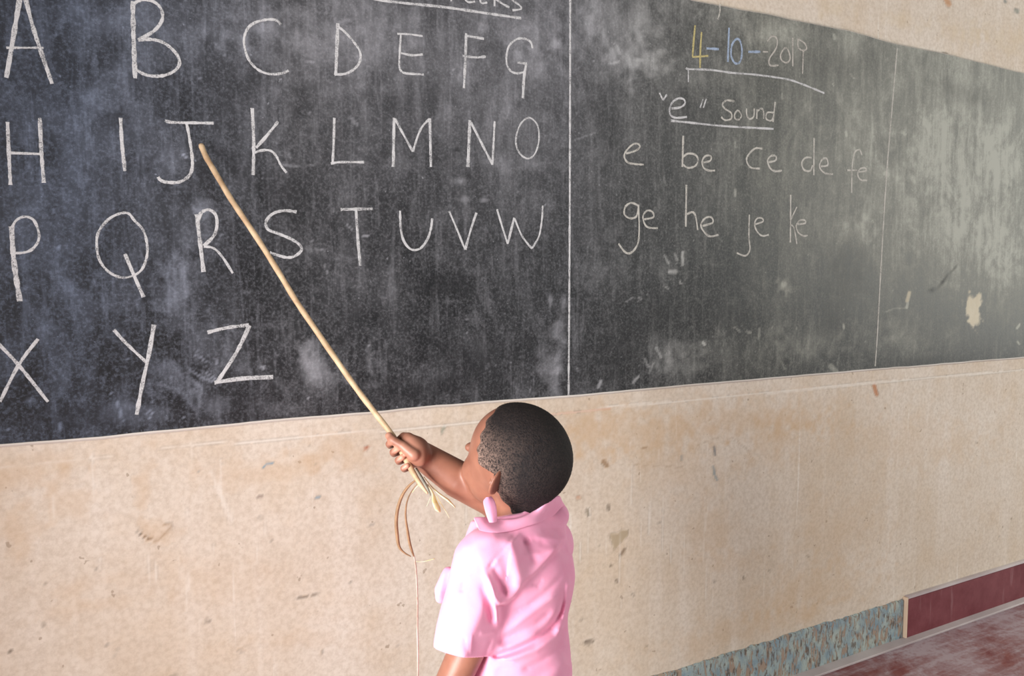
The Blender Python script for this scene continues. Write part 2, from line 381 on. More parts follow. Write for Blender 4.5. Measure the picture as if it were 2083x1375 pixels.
# dusty fillet of cement between floor and wall
fil = boxes('trim_1', [((XL, D_SK - 0.030, 0.0), (XR, D + 0.01, 0.007))], M_DUSTY, None, 0.003); tag(fil, kind='structure')
fl = boxes('floor', [((XL - .2, YB - .2, -0.1), (XR + .2, D + .2, 0.0))], M_FLOOR); tag(fl, kind='structure')
ce = boxes('ceiling', [((XL - .2, YB - .2, ZC), (XR + .2, D + .2, ZC + .12))], M_CEIL); tag(ce, kind='structure')
def wall_with_openings(name, axis, pos, thick, a0, a1, opens):
    lst = []; cuts = sorted(opens)
    def bx(u0, u1, z0, z1):
        if axis == 'x': lst.append(((pos, u0, z0), (pos + thick, u1, z1)))
        else: lst.append(((u0, pos, z0), (u1, pos + thick, z1)))
    u = a0
    for (o0, o1, z0, z1) in cuts:
        bx(u, o0, 0, ZC); bx(o0, o1, 0, z0); bx(o0, o1, z1, ZC); u = o1
    bx(u, a1, 0, ZC)
    w = boxes(name, lst, M_WALL2); tag(w, kind='structure'); return w
wall_with_openings('wall_left', 'x', XL - .2, .2, YB, D, [(-0.35, 0.80, 0.03, 1.97)])
wall_with_openings('wall_right', 'x', XR, .2, YB, D, [(-1.8, 0.6, 1.0, 2.5)])
wall_with_openings('wall_back', 'y', YB - .2, .2, XL, XR, [(0.4, 2.0, 0.95, 2.25), (3.4, 5.0, 0.95, 2.25)])
M_FR = mat_wood('window_frame_paint', (120, 110, 100), (140, 128, 114))
def win(name, axis, pos, a0, a1, z0, z1):
    t = 0.03; lst = []
    for (u0, u1, w0, w1) in [(a0, a1, z0, z0 + t), (a0, a1, z1 - t, z1), (a0, a0 + t, z0, z1), (a1 - t, a1, z0, z1), ((a0 + a1) / 2 - t / 2, (a0 + a1) / 2 + t / 2, z0, z1)]:
        if axis == 'x': lst.append(((pos - .02, u0, w0), (pos + .02, u1, w1)))
        else: lst.append(((u0, pos - .02, w0), (u1, pos + .02, w1)))
    tag(boxes(name, lst, M_FR), kind='structure')
win('trim_2', 'x', XL - .1, -0.35, 0.80, 0.03, 1.97); tag(boxes('added_shade_door_1', [((XL + .02, .86, .02), (XL + .84, .90, 1.97))], M_FR, None, .003), kind='structure'); win('window_1', 'x', XR + .1, -1.8, 0.6, 1.0, 2.5)  # open door leaf added out of view to shade the wall's left part
win('window_2', 'y', YB - .1, 0.4, 2.0, .95, 2.25); win('window_3', 'y', YB - .1, 3.4, 5.0, .95, 2.25)

# ------------------------------------------------------------------ the blackboard (painted cement panel, slightly proud)
DB = D - 0.006
bot_px = [(-600, 957), (0, 905), (200, 889), (420, 867), (600, 850), (760, 838), (870, 826), (1155, 805), (1420, 781), (1700, 757), (1900, 741), (2083, 726), (2400, 700)]
top_px = [(1370, -9), (1414, 2), (1480, 14), (1560, 29), (1680, 54), (1720, 61), (1825, 90), (1920, 108), (2000, 129), (2083, 149), (2400, 224)]
bw = np.array([wallpt(x, y, DB) for x, y in bot_px]); tw = np.array([wallpt(x, y, DB) for x, y in top_px])
zt0 = tw[0, 2]
x0b, x1b = -1.1, 5.2
xs = np.concatenate([np.linspace(x0b, -0.3, 10), np.arange(-0.295, 3.75, 0.005), np.linspace(3.8, x1b, 12)])
zb = np.interp(xs, bw[:, 0], bw[:, 2]) + (fbm(xs * 12, xs * 0, 2) - .5) * .0024
zt_ = np.interp(xs, tw[:, 0], tw[:, 2]) + (fbm(xs * 10, xs * 0, 4) - .5) * .004
NR = 230
T = np.linspace(0, 1, NR)
X = np.repeat(xs[None], NR, 0); Z = zb[None] + (zt_ - zb)[None] * T[:, None]; Y = np.full_like(X, DB) + (fbm(X * 3, Z * 3, 31) - .5) * 0.0005
P = np.stack([X.ravel(), Y.ravel(), Z.ravel()], 1); m = len(xs)
i = (np.arange(NR - 1)[:, None] * m + np.arange(m - 1)[None]).ravel(); F = np.stack([i, i + 1, i + m + 1, i + m], 1)
pb = Paint(P)
dust_glare = np.full(len(P), 0.05); dark = np.zeros(len(P)); chip = np.zeros(len(P))
px, py = pb.px, pb.py
# broad chalk haze wiped over the board, plus window glare painted in at the right
dust_glare += 0.07 * np.clip((520 - px) / 500, 0, 1) * np.clip((760 - py) / 300, 0, 1)
dust_glare += 0.27 * np.clip((560 - py) / 520, 0, 1) * np.clip(1 - np.abs(px - 950) / 900, 0, 1)
dust_glare += 0.06 * np.clip((px - 1250) / 300, 0, 1) * np.clip((620 - py) / 300, 0, 1)
dust_glare += 0.60 * np.clip((px - 1500) / 450, 0, 1) * np.clip((730 - py) / 250, 0, 1)  # window glare on the right end, painted in as a paler tone
for x, y, rx, ry, an, a in [(640, 745, 34, 62, -12, .55), (628, 710, 24, 24, 0, .2), (1122, 742, 30, 60, 0, .45), (1130, 790, 24, 34, 0, .40), (360, 590, 60, 90, 10, .24), (400, 480, 60, 60, 0, .12),
        (430, 700, 90, 60, 30, .16), (370, 780, 110, 30, 35, .20), (300, 60, 160, 90, 0, .08), (640, 90, 200, 110, 20, .14), (520, 50, 120, 60, 0, .10), (1060, 130, 110, 120, 0, .14), (820, 100, 170, 110, 0, .12),
        (1260, 60, 130, 130, 10, .34), (1120, 60, 160, 80, 0, .16), (700, 60, 300, 80, 0, .12), (1290, 110, 60, 50, 0, .30), (1330, 130, 60, 40, 0, .2), (1560, 60, 160, 50, 12, .26), (1440, 150, 120, 60, 0, .12), (1940, 320, 110, 120, 60, .30), (1890, 290, 50, 90, 10, .25),
        (2030, 330, 60, 90, 0, .22), (1760, 300, 80, 80, 0, .18), (1700, 440, 90, 70, 0, .18), (1740, 470, 60, 50, 0, .15), (1600, 330, 80, 60, 0, .10), (1596, 580, 22, 18, 0, .6), (1580, 640, 20, 60, 10, .2),
        (1500, 720, 180, 60, -5, .12), (1400, 735, 40, 50, 0, .3), (1345, 720, 40, 60, 0, .25), (1640, 700, 90, 50, 0, .2), (1840, 690, 120, 60, 0, .25), (1950, 480, 140, 120, 0, .22), (2040, 560, 60, 120, 0, .25),
        (1780, 250, 90, 60, 20, .12), (1200, 400, 60, 150, 0, .12), (1140, 680, 16, 70, 0, .30), (1146, 620, 8, 30, 0, .5), (1120, 610, 6, 14, 0, .5), (940, 405, 20, 10, 0, .5), (982, 407, 14, 6, 0, .5), (935, 370, 20, 12, 0, .3),
        (1080, 130, 50, 30, 40, .25), (1130, 95, 30, 20, 0, .35), (1060, 330, 100, 30, 0, .15), (1070, 250, 60, 60, 0, .12), (250, 840, 50, 30, 0, .25), (60, 815, 14, 8, 0, .4), (320, 845, 40, 20, 0, .25), (300, 830, 60, 14, 0, .2),
        (110, 370, 130, 60, -20, .09), (90, 240, 130, 80, 0, .08), (330, 320, 60, 40, 0, .12), (215, 200, 50, 40, 0, .12), (240, 150, 40, 30, 30, .16), (150, 20, 60, 30, 0, .12), (1230, 560, 60, 90, 0, .08), (700, 540, 140, 60, 30, .08),
        (420, 430, 30, 25, 0, .3), (440, 820, 40, 30, 0, .15), (570, 830, 60, 20, 0, .15), (880, 760, 70, 30, -20, .12), (960, 700, 70, 30, 40, .10), (760, 600, 80, 50, 0, .06), (500, 90, 14, 40, 10, .25), (515, 60, 20, 14, 0, .2)]:
    dust_glare += a * pb.blob(x, y, rx, ry, an, .45, .9)
for x, y, rx, ry, an, a in [(910, 580, 90, 30, 0, .5), (720, 640, 40, 20, 0, .4), (935, 400, 16, 34, 0, .7), (952, 357, 18, 5, 50, .9), (930, 305, 9, 6, 0, .8), (548, 580, 5, 14, 0, .95), (580, 547, 12, 4, -35, .9),
        (336, 530, 4, 12, -20, .95), (780, 315, 16, 36, 10, .45), (870, 190, 60, 40, 30, .35), (800, 210, 60, 30, 0, .3), (245, 240, 50, 30, -30, .35), (980, 190, 40, 30, 0, .2), (1035, 530, 10, 5, -40, .8), (1895, 590, 12, 7, -20, .8),
        (1920, 570, 5, 24, 35, .7), (1942, 545, 3, 24, 40, .5), (960, 720, 160, 60, 0, .4), (880, 790, 200, 40, -4, .5), (160, 850, 260, 40, -4, .5), (480, 820, 120, 30, -4, .35), (1330, 640, 120, 60, 0, .35), (1500, 560, 60, 60, 0, .3),
        (1260, 720, 70, 90, 0, .4), (1480, 640, 110, 40, 0, .35), (1240, 250, 60, 90, 0, .2), (1400, 220, 60, 60, 0, .25), (1700, 130, 90, 50, 0, .25), (1960, 190, 80, 30, 20, .3), (1230, 470, 60, 60, 0, .2), (1720, 560, 60, 90, 0, .3),
        (1690, 640, 40, 60, 0, .3), (1880, 740, 130, 18, -4, .5), (470, 190, 80, 60, 0, .2), (420, 350, 26, 50, -30, .3), (590, 400, 60, 60, 0, .2)]:
    dark = np.maximum(dark, a * pb.blob(x, y, rx, ry, an, .4, .9))
def chalkline(pts, w, a, rag=.1):
    global dust_glare
    dust_glare = dust_glare + a * pb.stroke(pts, w * .8, rag)
for pts, w, a in [([(1352, 520), (1360, 535)], 6, .5), ([(1372, 515), (1378, 530)], 6, .6), ([(1388, 512), (1388, 540)], 6, .8), ([(1362, 553), (1375, 553)], 10, .6), ([(1383, 572), (1385, 578)], 5, .7), ([(1352, 582), (1360, 588)], 4, .5),
        ([(1272, 615), (1285, 606)], 4, .5), ([(1300, 606), (1304, 608)], 6, .6), ([(1335, 707), (1345, 727)], 7, .6), ([(1312, 730), (1318, 745)], 6, .5), ([(1320, 760), (1328, 740)], 6, .3), ([(1288, 778), (1299, 766)], 6, .7),
        ([(1216, 788), (1222, 776)], 8, .8), ([(1430, 697), (1433, 700)], 8, .9), ([(1520, 674), (1526, 676)], 8, .6), ([(1545, 668), (1543, 690)], 5, .5), ([(1495, 665), (1505, 675)], 5, .5), ([(1592, 740), (1596, 750)], 6, .4), ([(1690, 745), (1700, 755)], 14, .5),
        ([(238, 820), (244, 838), (250, 857)], 6, .8), ([(283, 855), (285, 850)], 6, .8), ([(300, 842), (303, 850)], 7, .5), ([(303, 836), (310, 840)], 6, .5), ([(122, 860), (124, 876)], 3, .5), ([(45, 862), (47, 875)], 3, .4),
        ([(1800, 635), (1820, 627), (1842, 627)], 4, .35), ([(1845, 625), (1850, 595)], 7, .9), ([(370, 310), (378, 319)], 4, .6), ([(570, 337), (640, 337)], 4, .3), ([(500, 335), (560, 336)], 3, .2), ([(600, 125), (662, 126)], 3, .3), ([(600, 505), (655, 507)], 3, .35),
        ([(640, 20), (662, 25), (680, 38)], 4, .3), ([(690, 45), (715, 40)], 10, .3), ([(712, 238), (728, 255)], 5, .25), ([(705, 455), (718, 468)], 5, .4), ([(740, 479), (748, 479)], 5, .6), ([(660, 538), (668, 560)], 5, .3), ([(1170, 285), (1210, 270)], 4, .3),
        ([(1290, 122), (1310, 122)], 8, .45), ([(1255, 95), (1262, 110)], 8, .4), ([(1240, 130), (1258, 126)], 6, .4), ([(1430, 200), (1440, 210)], 3, .2), ([(1495, 290), (1497, 300)], 5, .3), ([(1350, 360), (1356, 378)], 5, .3), ([(1495, 385), (1496, 400)], 5, .4),
        ([(1591, 190), (1592, 202)], 4, .35), ([(1695, 70), (1698, 78)], 7, .5), ([(1835, 268), (1840, 272)], 8, .7), ([(1801, 353), (1805, 355)], 10, .5), ([(1720, 268), (1722, 276)], 5, .4), ([(1693, 265), (1690, 280)], 3, .2), ([(1920, 345), (1930, 350)], 8, .2),
        ([(2048, 360), (2052, 375)], 14, .4), ([(2068, 668), (2074, 660)], 6, .9), ([(2070, 695), (2074, 700)], 5, .7), ([(1715, 660), (1717, 668)], 5, .8), ([(1760, 695), (1763, 696)], 4, .4), ([(1730, 150), (1738, 160)], 4, .3), ([(440, 90), (450, 100)], 3, .2),
        ([(420, 760), (432, 766), (440, 772)], 6, .5), ([(398, 722), (420, 735)], 5, .4), ([(395, 710), (404, 716)], 4, .3), ([(385, 752), (410, 768), (430, 775)], 7, .4), ([(441, 732), (443, 740)], 6, .5), ([(380, 765), (410, 790), (400, 845)], 8, .22), ([(532, 745), (537, 748)], 7, .5),
        ([(325, 780), (370, 800), (395, 830)], 10, .2), ([(560, 720), (565, 724)], 5, .3), ([(110, 60), (115, 75)], 3, .3), ([(340, 560), (345, 640)], 12, .18), ([(372, 545), (380, 600)], 14, .16), ([(130, 415), (134, 440)], 4, .4), ([(118, 500), (122, 515)], 3, .4), ([(108, 425), (110, 430)], 6, .3)]:
    chalkline(pts, w, a)
for i_ in range(430):                                   # loose flecks and short wiping scratches
    x = random.uniform(-20, 2083) ; y = random.uniform(0, 880)
    if random.random() < .5: y = 880 - abs(random.gauss(0, 150))
    an = random.choice([80, 95, 100, 60, 120, 90]) * math.pi / 180; L = random.choice([2, 3, 4, 10, 25, 45]); w = random.uniform(1.8, 3.4) if L < 8 else 2.2
    chalkline([(x, y), (x + L * math.cos(an), y + L * math.sin(an))], w, random.uniform(.12, .5) if L < 8 else random.uniform(.05, .2), .05)
chip = np.maximum(chip, pb.blob(1978, 632, 17, 36, -14, .5, .3)); chip = np.maximum(chip, pb.blob(1990, 615, 9, 26, 0, .5, .3)); chip = np.maximum(chip, .7 * pb.stroke([(1850, 595), (1845, 612)], 7))
pb.c[:, 0] = np.clip(dust_glare, 0, 1); pb.c[:, 1] = np.clip(dark, 0, 1); pb.c[:, 2] = .5 * np.clip((px - 150) / 450, 0, 1) + .5 * np.clip((px - 1150) / 400, 0, 1); pb.c[:, 3] = np.clip(chip, 0, 1)
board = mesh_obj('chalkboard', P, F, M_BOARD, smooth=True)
pb.store(board, 'dust_glare'); tag(board, 'long black chalkboard panel painted on the cream wall, covered in chalk letters', 'chalkboard')
# cement edge round the board
ed_v, ed_f = [], []
for k, x in enumerate(xs):
    for (y, z) in ((D - .0022, zt_[k] + .0025), (DB + .001, zt_[k] + .0008), (DB - .0012, zt_[k] - .0006), (DB + .001, zt_[k] - .0012),
                   (DB + .001, zb[k] + .0015), (DB - .0012, zb[k] + .0008), (DB - .0008, zb[k] - .002), (D - .0022, zb[k] - .0055)): ed_v.append((x, y, z))
for k in range(m - 1):
    for q in (0, 1, 2, 4, 5, 6): ed_f.append((k * 8 + q, k * 8 + 8 + q, k * 8 + 9 + q, k * 8 + 1 + q))
mesh_obj('plaster_edge', ed_v, ed_f, mat_plain_plaster('chalky_edge', (206, 198, 188), (222, 216, 208)), board)['label'] = 'chalky plaster edge along the board'

# ------------------------------------------------------------------ chalk writing
def smooth_pts(pts, sub=5):
    if len(pts) < 3: return pts
    p = [np.array(q, float) for q in pts]; out = []
    closed = np.allclose(p[0], p[-1])
    for k in range(len(p) - 1):
        a = p[k - 1] if k > 0 else (p[-2] if closed else p[0]); b = p[k]; c = p[k + 1]; d = p[k + 2] if k + 2 < len(p) else (p[1] if closed else p[-1])
        for s_ in range(sub):
            t = s_ / sub
            out.append(0.5 * ((2 * b) + (c - a) * t + (2 * a - 5 * b + 4 * c - d) * t * t + (3 * b - a - 3 * c + d) * t ** 3))
    out.append(p[-1]); return out
def chalk(name, label, strokes, org, mat=None, grp=None):
    ox, oy, sc = org; V, Fc = [], []
    for si, (pts, w) in enumerate(strokes):
        q = smooth_pts([(ox + x / sc, oy + y / sc) for x, y in pts])
        q = [np.array(v, float) for v in q]; out = [q[0]]
        for a, b in zip(q[:-1], q[1:]):
            n = max(1, int(np.linalg.norm(b - a) / 7))
            out += [a + (b - a) * (j + 1) / n for j in range(n)]
        wp = np.array([wallpt(x, y, DB) for x, y in out]); n = len(wp)
        lift = 0.0007 + 0.00006 * si
        w0 = w / FPX * np.linalg.norm(wallpt(out[0][0], out[0][1]) - CAM) * 0.97
        base = len(V)
        for j in range(n):
            t = wp[min(j + 1, n - 1)] - wp[max(j - 1, 0)]; t[1] = 0; t /= (np.linalg.norm(t) + 1e-9)
            nn = np.array([-t[2], 0, t[0]]); hw = w0 / 2 * random.uniform(.74, 1.14)
            for sgn, dy in ((-1, .0004), (-.7, 0), (.7, 0), (1, .0004)): V.append(wp[j] + nn * hw * sgn + np.array([0, -lift + dy, 0]))
        for j in range(n - 1):
            for c in range(3): a = base + j * 4 + c; Fc.append((a, a + 1, a + 5, a + 4))
    o = mesh_obj(name, V, Fc, mat or M_CHALK, board)
    if label: o['label'] = label
    return o
G3 = (0, 0, 3.274); G4 = (600, 0, 3.274); G5 = (0, 400, 2.6435); G6 = (600, 400, 2.75); G7 = (1200, 0, 3.273); G8 = (1200, 380, 2.976); G9 = (1680, 0, 3.437); PX = (0, 0, 1)
LET = {
 'A': (G3, [([(147, -85), (130, 0), (85, 270), (42, 518)], 8), ([(150, -80), (172, 0), (232, 220), (347, 558)], 7), ([(42, 318), (290, 318)], 4)]),
 'B': (G3, [([(884, 8), (890, 260), (900, 522)], 8), ([(878, 65), (900, 20), (950, -2), (1010, 5), (1060, 40), (1083, 95), (1072, 150), (1020, 210), (920, 267)], 6), ([(920, 267), (1000, 262), (1080, 280), (1150, 330), (1192, 390), (1190, 440), (1150, 480), (1080, 505), (1000, 505), (940, 485), (900, 455)], 6)]),
 'C': (G3, [([(1870, 163), (1840, 135), (1780, 130), (1700, 150), (1650, 190), (1625, 260), (1635, 340), (1665, 410), (1720, 465), (1790, 492), (1870, 490), (1922, 470)], 5)]),
 'D': (G4, [([(286, 155), (280, 300), (272, 500)], 7), ([(290, 178), (340, 220), (400, 290), (435, 350), (432, 410), (400, 455), (340, 490), (262, 497)], 5)]),
 'E': (G4, [([(680, 225), (760, 228), (850, 240)], 4), ([(705, 230), (698, 340), (695, 430), (705, 470), (740, 488), (857, 496)], 4.5), ([(705, 353), (780, 368), (850, 362)], 4.5)]),
 'F': (G4, [([(1140, 222), (1135, 400), (1125, 588)], 6), ([(1140, 238), (1258, 258)], 5), ([(1115, 372), (1200, 382), (1270, 377)], 5)]),
 'G': (G4, [([(1582, 322), (1570, 280), (1530, 258), (1480, 260), (1430, 300), (1410, 360), (1412, 430), (1440, 475), (1480, 488), (1525, 480)], 4.5), ([(1480, 415), (1545, 425)], 5), ([(1540, 425), (1525, 520), (1518, 655)], 6.5)]),
 'H': (G3, [([(50, 812), (58, 1000), (70, 1232)], 6), ([(265, 785), (275, 1000), (292, 1218)], 6.5), ([(65, 1018), (275, 1026)], 5)]),
 'I': (G3, [([(803, 785), (812, 950), (832, 1140)], 6.5)]),
 'J': (G3, [([(1098, 803), (1150, 815), (1300, 818), (1422, 820)], 5.5), ([(1243, 822), (1262, 920), (1280, 1050), (1278, 1130), (1250, 1180), (1190, 1213), (1110, 1213), (1070, 1200), (1052, 1178)], 6)]),
 'K': (G3, [([(1680, 720), (1690, 950), (1686, 1167)], 6.5), ([(1852, 810), (1780, 900), (1705, 985)], 6), ([(1695, 1018), (1740, 1002), (1800, 1003), (1840, 1040), (1870, 1100), (1908, 1150)], 5)]),
 'L': (G4, [([(262, 785), (258, 950), (250, 1095)], 5.5), ([(238, 1090), (300, 1080), (460, 1080)], 5)]),
 'M': (G4, [([(660, 785), (655, 1112)], 7), ([(665, 790), (785, 1010)], 5.5), ([(785, 1010), (820, 900), (850, 840), (892, 795)], 5), ([(898, 788), (905, 1112)], 6)]),
 'N': (G4, [([(1165, 800), (1152, 1112)], 8), ([(1172, 815), (1315, 1095)], 5.5), ([(1330, 808), (1315, 1098)], 5)]),
 'O': (G4, [([(1550, 785), (1500, 830), (1472, 920), (1480, 990), (1515, 1040), (1560, 1055), (1600, 1020), (1624, 940), (1620, 850), (1590, 800), (1550, 785)], 4)]),
 'P': (G5, [([(62, 160), (75, 350), (107, 563)], 8.5), ([(60, 180), (85, 130), (130, 108), (180, 125), (208, 190), (205, 240), (170, 285), (120, 302), (55, 302)], 5)]),
 'Q': (G5, [([(722, 127), (690, 90), (640, 92), (580, 125), (530, 190), (520, 260), (535, 340), (580, 400), (640, 432), (700, 430), (760, 395), (790, 320), (790, 250), (770, 180), (722, 127)], 5), ([(672, 308), (715, 410), (772, 540)], 7)]),
 'R': (G5, [([(1058, 95), (1070, 200), (1095, 405)], 8), ([(1062, 150), (1080, 90), (1120, 70), (1158, 95), (1167, 150), (1150, 210), (1095, 265)], 6.5), ([(1095, 268), (1150, 278), (1200, 330), (1252, 412)], 5)]),
 'S': (G5, [([(1595, 82), (1530, 75), (1470, 90), (1432, 130), (1440, 175), (1500, 200), (1570, 230), (1612, 260), (1620, 290), (1580, 322), (1530, 325), (1450, 300)], 6)]),
 'T': (G6, [([(255, 72), (340, 70), (435, 68)], 6.5), ([(342, 75), (352, 240), (365, 387)], 6.5)]),
 'U': (G6, [([(588, 78), (592, 180), (610, 250), (650, 295), (700, 290), (740, 240), (760, 180), (768, 122)], 5.5)]),
 'V': (G6, [([(862, 80), (905, 180), (952, 297)], 5), ([(952, 297), (985, 180), (1015, 90)], 5.5)]),
 'W': (G6, [([(1130, 70), (1160, 170), (1190, 264)], 5), ([(1190, 264), (1226, 118)], 5.5), ([(1228, 120), (1270, 220), (1325, 290)], 4.5), ([(1325, 290), (1365, 220), (1382, 120), (1385, 50)], 4.5)]),
 'X': (G5, [([(-14, 786), (100, 905), (258, 1103)], 6), ([(205, 765), (100, 905), (0, 1103)], 6)]),
 'Y': (G5, [([(612, 716), (680, 790), (792, 895)], 6), ([(828, 688), (800, 850), (765, 1010), (735, 1172)], 8)]),
 'Z': (G5, [([(1115, 730), (1220, 705), (1338, 690)], 7), ([(1342, 692), (1270, 840), (1165, 1000)], 8), ([(1152, 1000), (1300, 978), (1468, 970)], 8)]),
}
for k, (g, st) in LET.items(): chalk('chalk_letter', 'white chalk capital letter ' + k, st, g)
for k_, (lb, st) in enumerate([('upright stroke of the cut-off chalk heading', [([(918, -30), (918, 3)], 4)]), ('c of the cut-off chalk heading', [([(972, -22), (950, -18), (944, -6), (952, 4), (966, 3)], 4)]),
      ('corner stroke of the cut-off chalk heading', [([(977, -30), (977.5, 4), (991, 5)], 4)]), ('k of the cut-off chalk heading', [([(1006, -40), (1006, 13)], 4.5), ([(1030, -30), (1006, -8), (1018, 5), (1036, 15)], 4.5)]),
      ('s of the cut-off chalk heading', [([(1052, -28), (1036, -20), (1040, -2), (1056, 10), (1060, 18), (1042, 21)], 4)])]): chalk('chalk_letter', lb, st, PX)
chalk('chalk_underline', 'long white chalk underline below the heading', [([(690, -16), (765, -1), (830, 7), (900, 14), (990, 27), (1060, 37)], 5.5)], PX)
chalk('chalk_line', 'vertical white chalk line dividing the board after G, O and W', [([(1160, -60), (1159.5, 200), (1159, 400), (1158, 600), (1156.5, 806)], 4.8)], PX)
chalk('chalk_line', 'thin slanting chalk line right of the lowercase syllables', [([(1825, 98), (1815, 215), (1803, 360), (1791, 560), (1784, 690), (1780, 745)], 3.6)], PX, M_CHALKF)
chalk('chalk_numeral', 'yellow chalk numeral 4 of the date', [([(700, 168), (690, 280), (683, 378)], 4.5), ([(680, 380), (787, 372)], 4), ([(743, 213), (735, 330), (733, 452)], 4.5)], G7, M_CHALKY)
chalk('chalk_dash', 'pale blue dash of the date', [([(775, 322), (857, 327)], 5)], G7, M_CHALKB)
chalk('chalk_numeral', 'pale blue chalk numeral 10 of the date', [([(926, 185), (918, 413)], 5), ([(975, 260), (945, 300), (940, 370), (965, 420), (1000, 410), (1012, 340), (1000, 275), (975, 260)], 4.5)], G7, M_CHALKB)
chalk('chalk_dash', 'pale dash before the year', [([(1053, 345), (1133, 345)], 5)], G7, M_CHALKB)
chalk('chalk_numeral', 'faint white chalk year 2019', [([(1150, 345), (1185, 345)], 3), ([(1180, 275), (1215, 240), (1245, 260), (1240, 320), (1195, 390), (1200, 435), (1255, 434)], 3.6), ([(1300, 318), (1270, 360), (1275, 400), (1310, 417), (1332, 390), (1322, 340), (1300, 318)], 3.6),
      ([(1350, 252), (1350, 442)], 3.8), ([(1385, 258), (1385, 310), (1412, 335), (1442, 325), (1430, 290), (1388, 260)], 3.6), ([(1420, 330), (1415, 492)], 3.8)], G7, M_CHALKV)
chalk('chalk_underline', 'sloping chalk underline below the date', [([(638, 452), (660, 460), (800, 465), (950, 485), (1100, 497), (1300, 525), (1400, 555), (1560, 620)], 4.4), ([(655, 460), (655, 547)], 3)], G7, M_CHALK)
chalk('chalk_tick', 'short chalk tick above the date', [([(865, 22), (865, 80), (850, 130)], 3.4)], G7, M_CHALKF)
chalk('chalk_quotation_mark', 'opening chalk quotation mark', [([(463, 618), (485, 662), (495, 655), (512, 628)], 4)], G7)
chalk('chalk_letter', 'chalk letter e in quotation marks', [([(540, 722), (600, 715), (632, 690), (625, 662), (590, 655), (550, 680), (530, 730), (540, 770), (580, 785), (645, 778)], 4.6)], G7)
chalk('chalk_quotation_mark', 'closing chalk quotation mark', [([(733, 718), (752, 662)], 3.4), ([(755, 718), (774, 658)], 3.4)], G7)
for lb, st in [('S', [([(962, 675), (910, 668), (882, 695), (900, 725), (940, 752), (940, 790), (900, 800), (873, 778)], 4)]), ('o', [([(985, 735), (963, 762), (968, 792), (992, 796), (1008, 768), (985, 735)], 3.8)]), ('u', [([(1042, 722), (1045, 770), (1065, 792), (1090, 775), (1094, 722)], 3.8)]),
      ('n', [([(1110, 792), (1112, 728)], 3.8), ([(1110, 745), (1140, 722), (1156, 745), (1156, 792)], 3.8)]), ('d', [([(1224, 750), (1180, 750), (1173, 790), (1205, 803), (1220, 778)], 3.8), ([(1233, 678), (1218, 812)], 4.2)])]:
    chalk('chalk_letter', 'chalk letter ' + lb + ' of the word Sound', st, G7, M_CHALKF)
chalk('chalk_underline', 'chalk underline below e Sound', [([(538, 803), (700, 820), (900, 840), (1222, 858)], 4.6)], G7)
SY = [('e', G7, [([(240, 1022), (300, 1005), (332, 980), (320, 958), (285, 962), (245, 1000), (228, 1040), (250, 1080), (300, 1092), (357, 1096)], 4.2)]),
 ('be', G7, [([(621, 903), (615, 1112)], 5.4), ([(615, 1050), (650, 1023), (700, 1030), (720, 1065), (700, 1105), (650, 1117), (615, 1090)], 4.4), ([(755, 1082), (800, 1070), (805, 1040), (770, 1038), (748, 1070), (755, 1115), (790, 1135), (832, 1135)], 4.2)]),
 ('ce', G7, [([(1147, 990), (1100, 988), (1055, 1030), (1043, 1070), (1070, 1115), (1132, 1122)], 4.2), ([(1190, 1080), (1235, 1068), (1237, 1040), (1205, 1038), (1183, 1070), (1200, 1120), (1235, 1140), (1277, 1135)], 4.2)]),
 ('de', G7, [([(1475, 1050), (1435, 1050), (1410, 1085), (1425, 1130), (1465, 1137), (1482, 1100)], 4), ([(1492, 918), (1490, 1167)], 4.2), ([(1535, 1107), (1582, 1100), (1575, 1055), (1545, 1062), (1528, 1110), (1560, 1150), (1617, 1160)], 4)]),
 ('fe', G9, [([(252, 1085), (235, 1048), (205, 1060), (190, 1110), (182, 1200), (180, 1347)], 3.6), ([(148, 1190), (217, 1190)], 3.6), ([(225, 1203), (282, 1193), (270, 1173), (235, 1183), (222, 1220), (240, 1255), (287, 1262)], 3.6)]),
 ('ge', G8, [([(290, 112), (250, 97), (215, 120), (208, 165), (240, 190), (280, 180), (292, 130)], 4.4), ([(293, 108), (298, 250), (290, 340), (255, 395), (215, 397), (172, 343)], 4.6), ([(325, 197), (382, 185), (380, 155), (350, 143), (323, 170), (325, 210), (350, 245), (410, 250)], 4.2)]),
 ('he', G8, [([(584, -12), (582, 100), (580, 242)], 5), ([(585, 167), (620, 153), (640, 180), (652, 262)], 4.6), ([(680, 237), (742, 217), (735, 185), (700, 188), (672, 225), (685, 265), (725, 300), (778, 290)], 4.4)]),
 ('je', G8, [([(965, 168), (962, 300), (968, 380), (940, 417), (888, 400)], 3.8), ([(1000, 227), (1047, 210), (1040, 190), (1010, 193), (996, 230), (1015, 275), (1045, 297), (1082, 290)], 3.8)]),
 ('ke', G8, [([(1215, 48), (1213, 337)], 4.2), ([(1252, 122), (1215, 200)], 3.4), ([(1215, 230), (1235, 250), (1252, 347)], 3.6), ([(1255, 227), (1302, 220), (1300, 203), (1270, 203), (1248, 235), (1260, 275), (1290, 297), (1317, 295)], 3.8)])]
for k, g, st in SY: chalk('chalk_syllable', ('white chalk letter ' if len(k) == 1 else 'white chalk syllable ') + k + ' in lowercase', st, g, M_CHALKF)

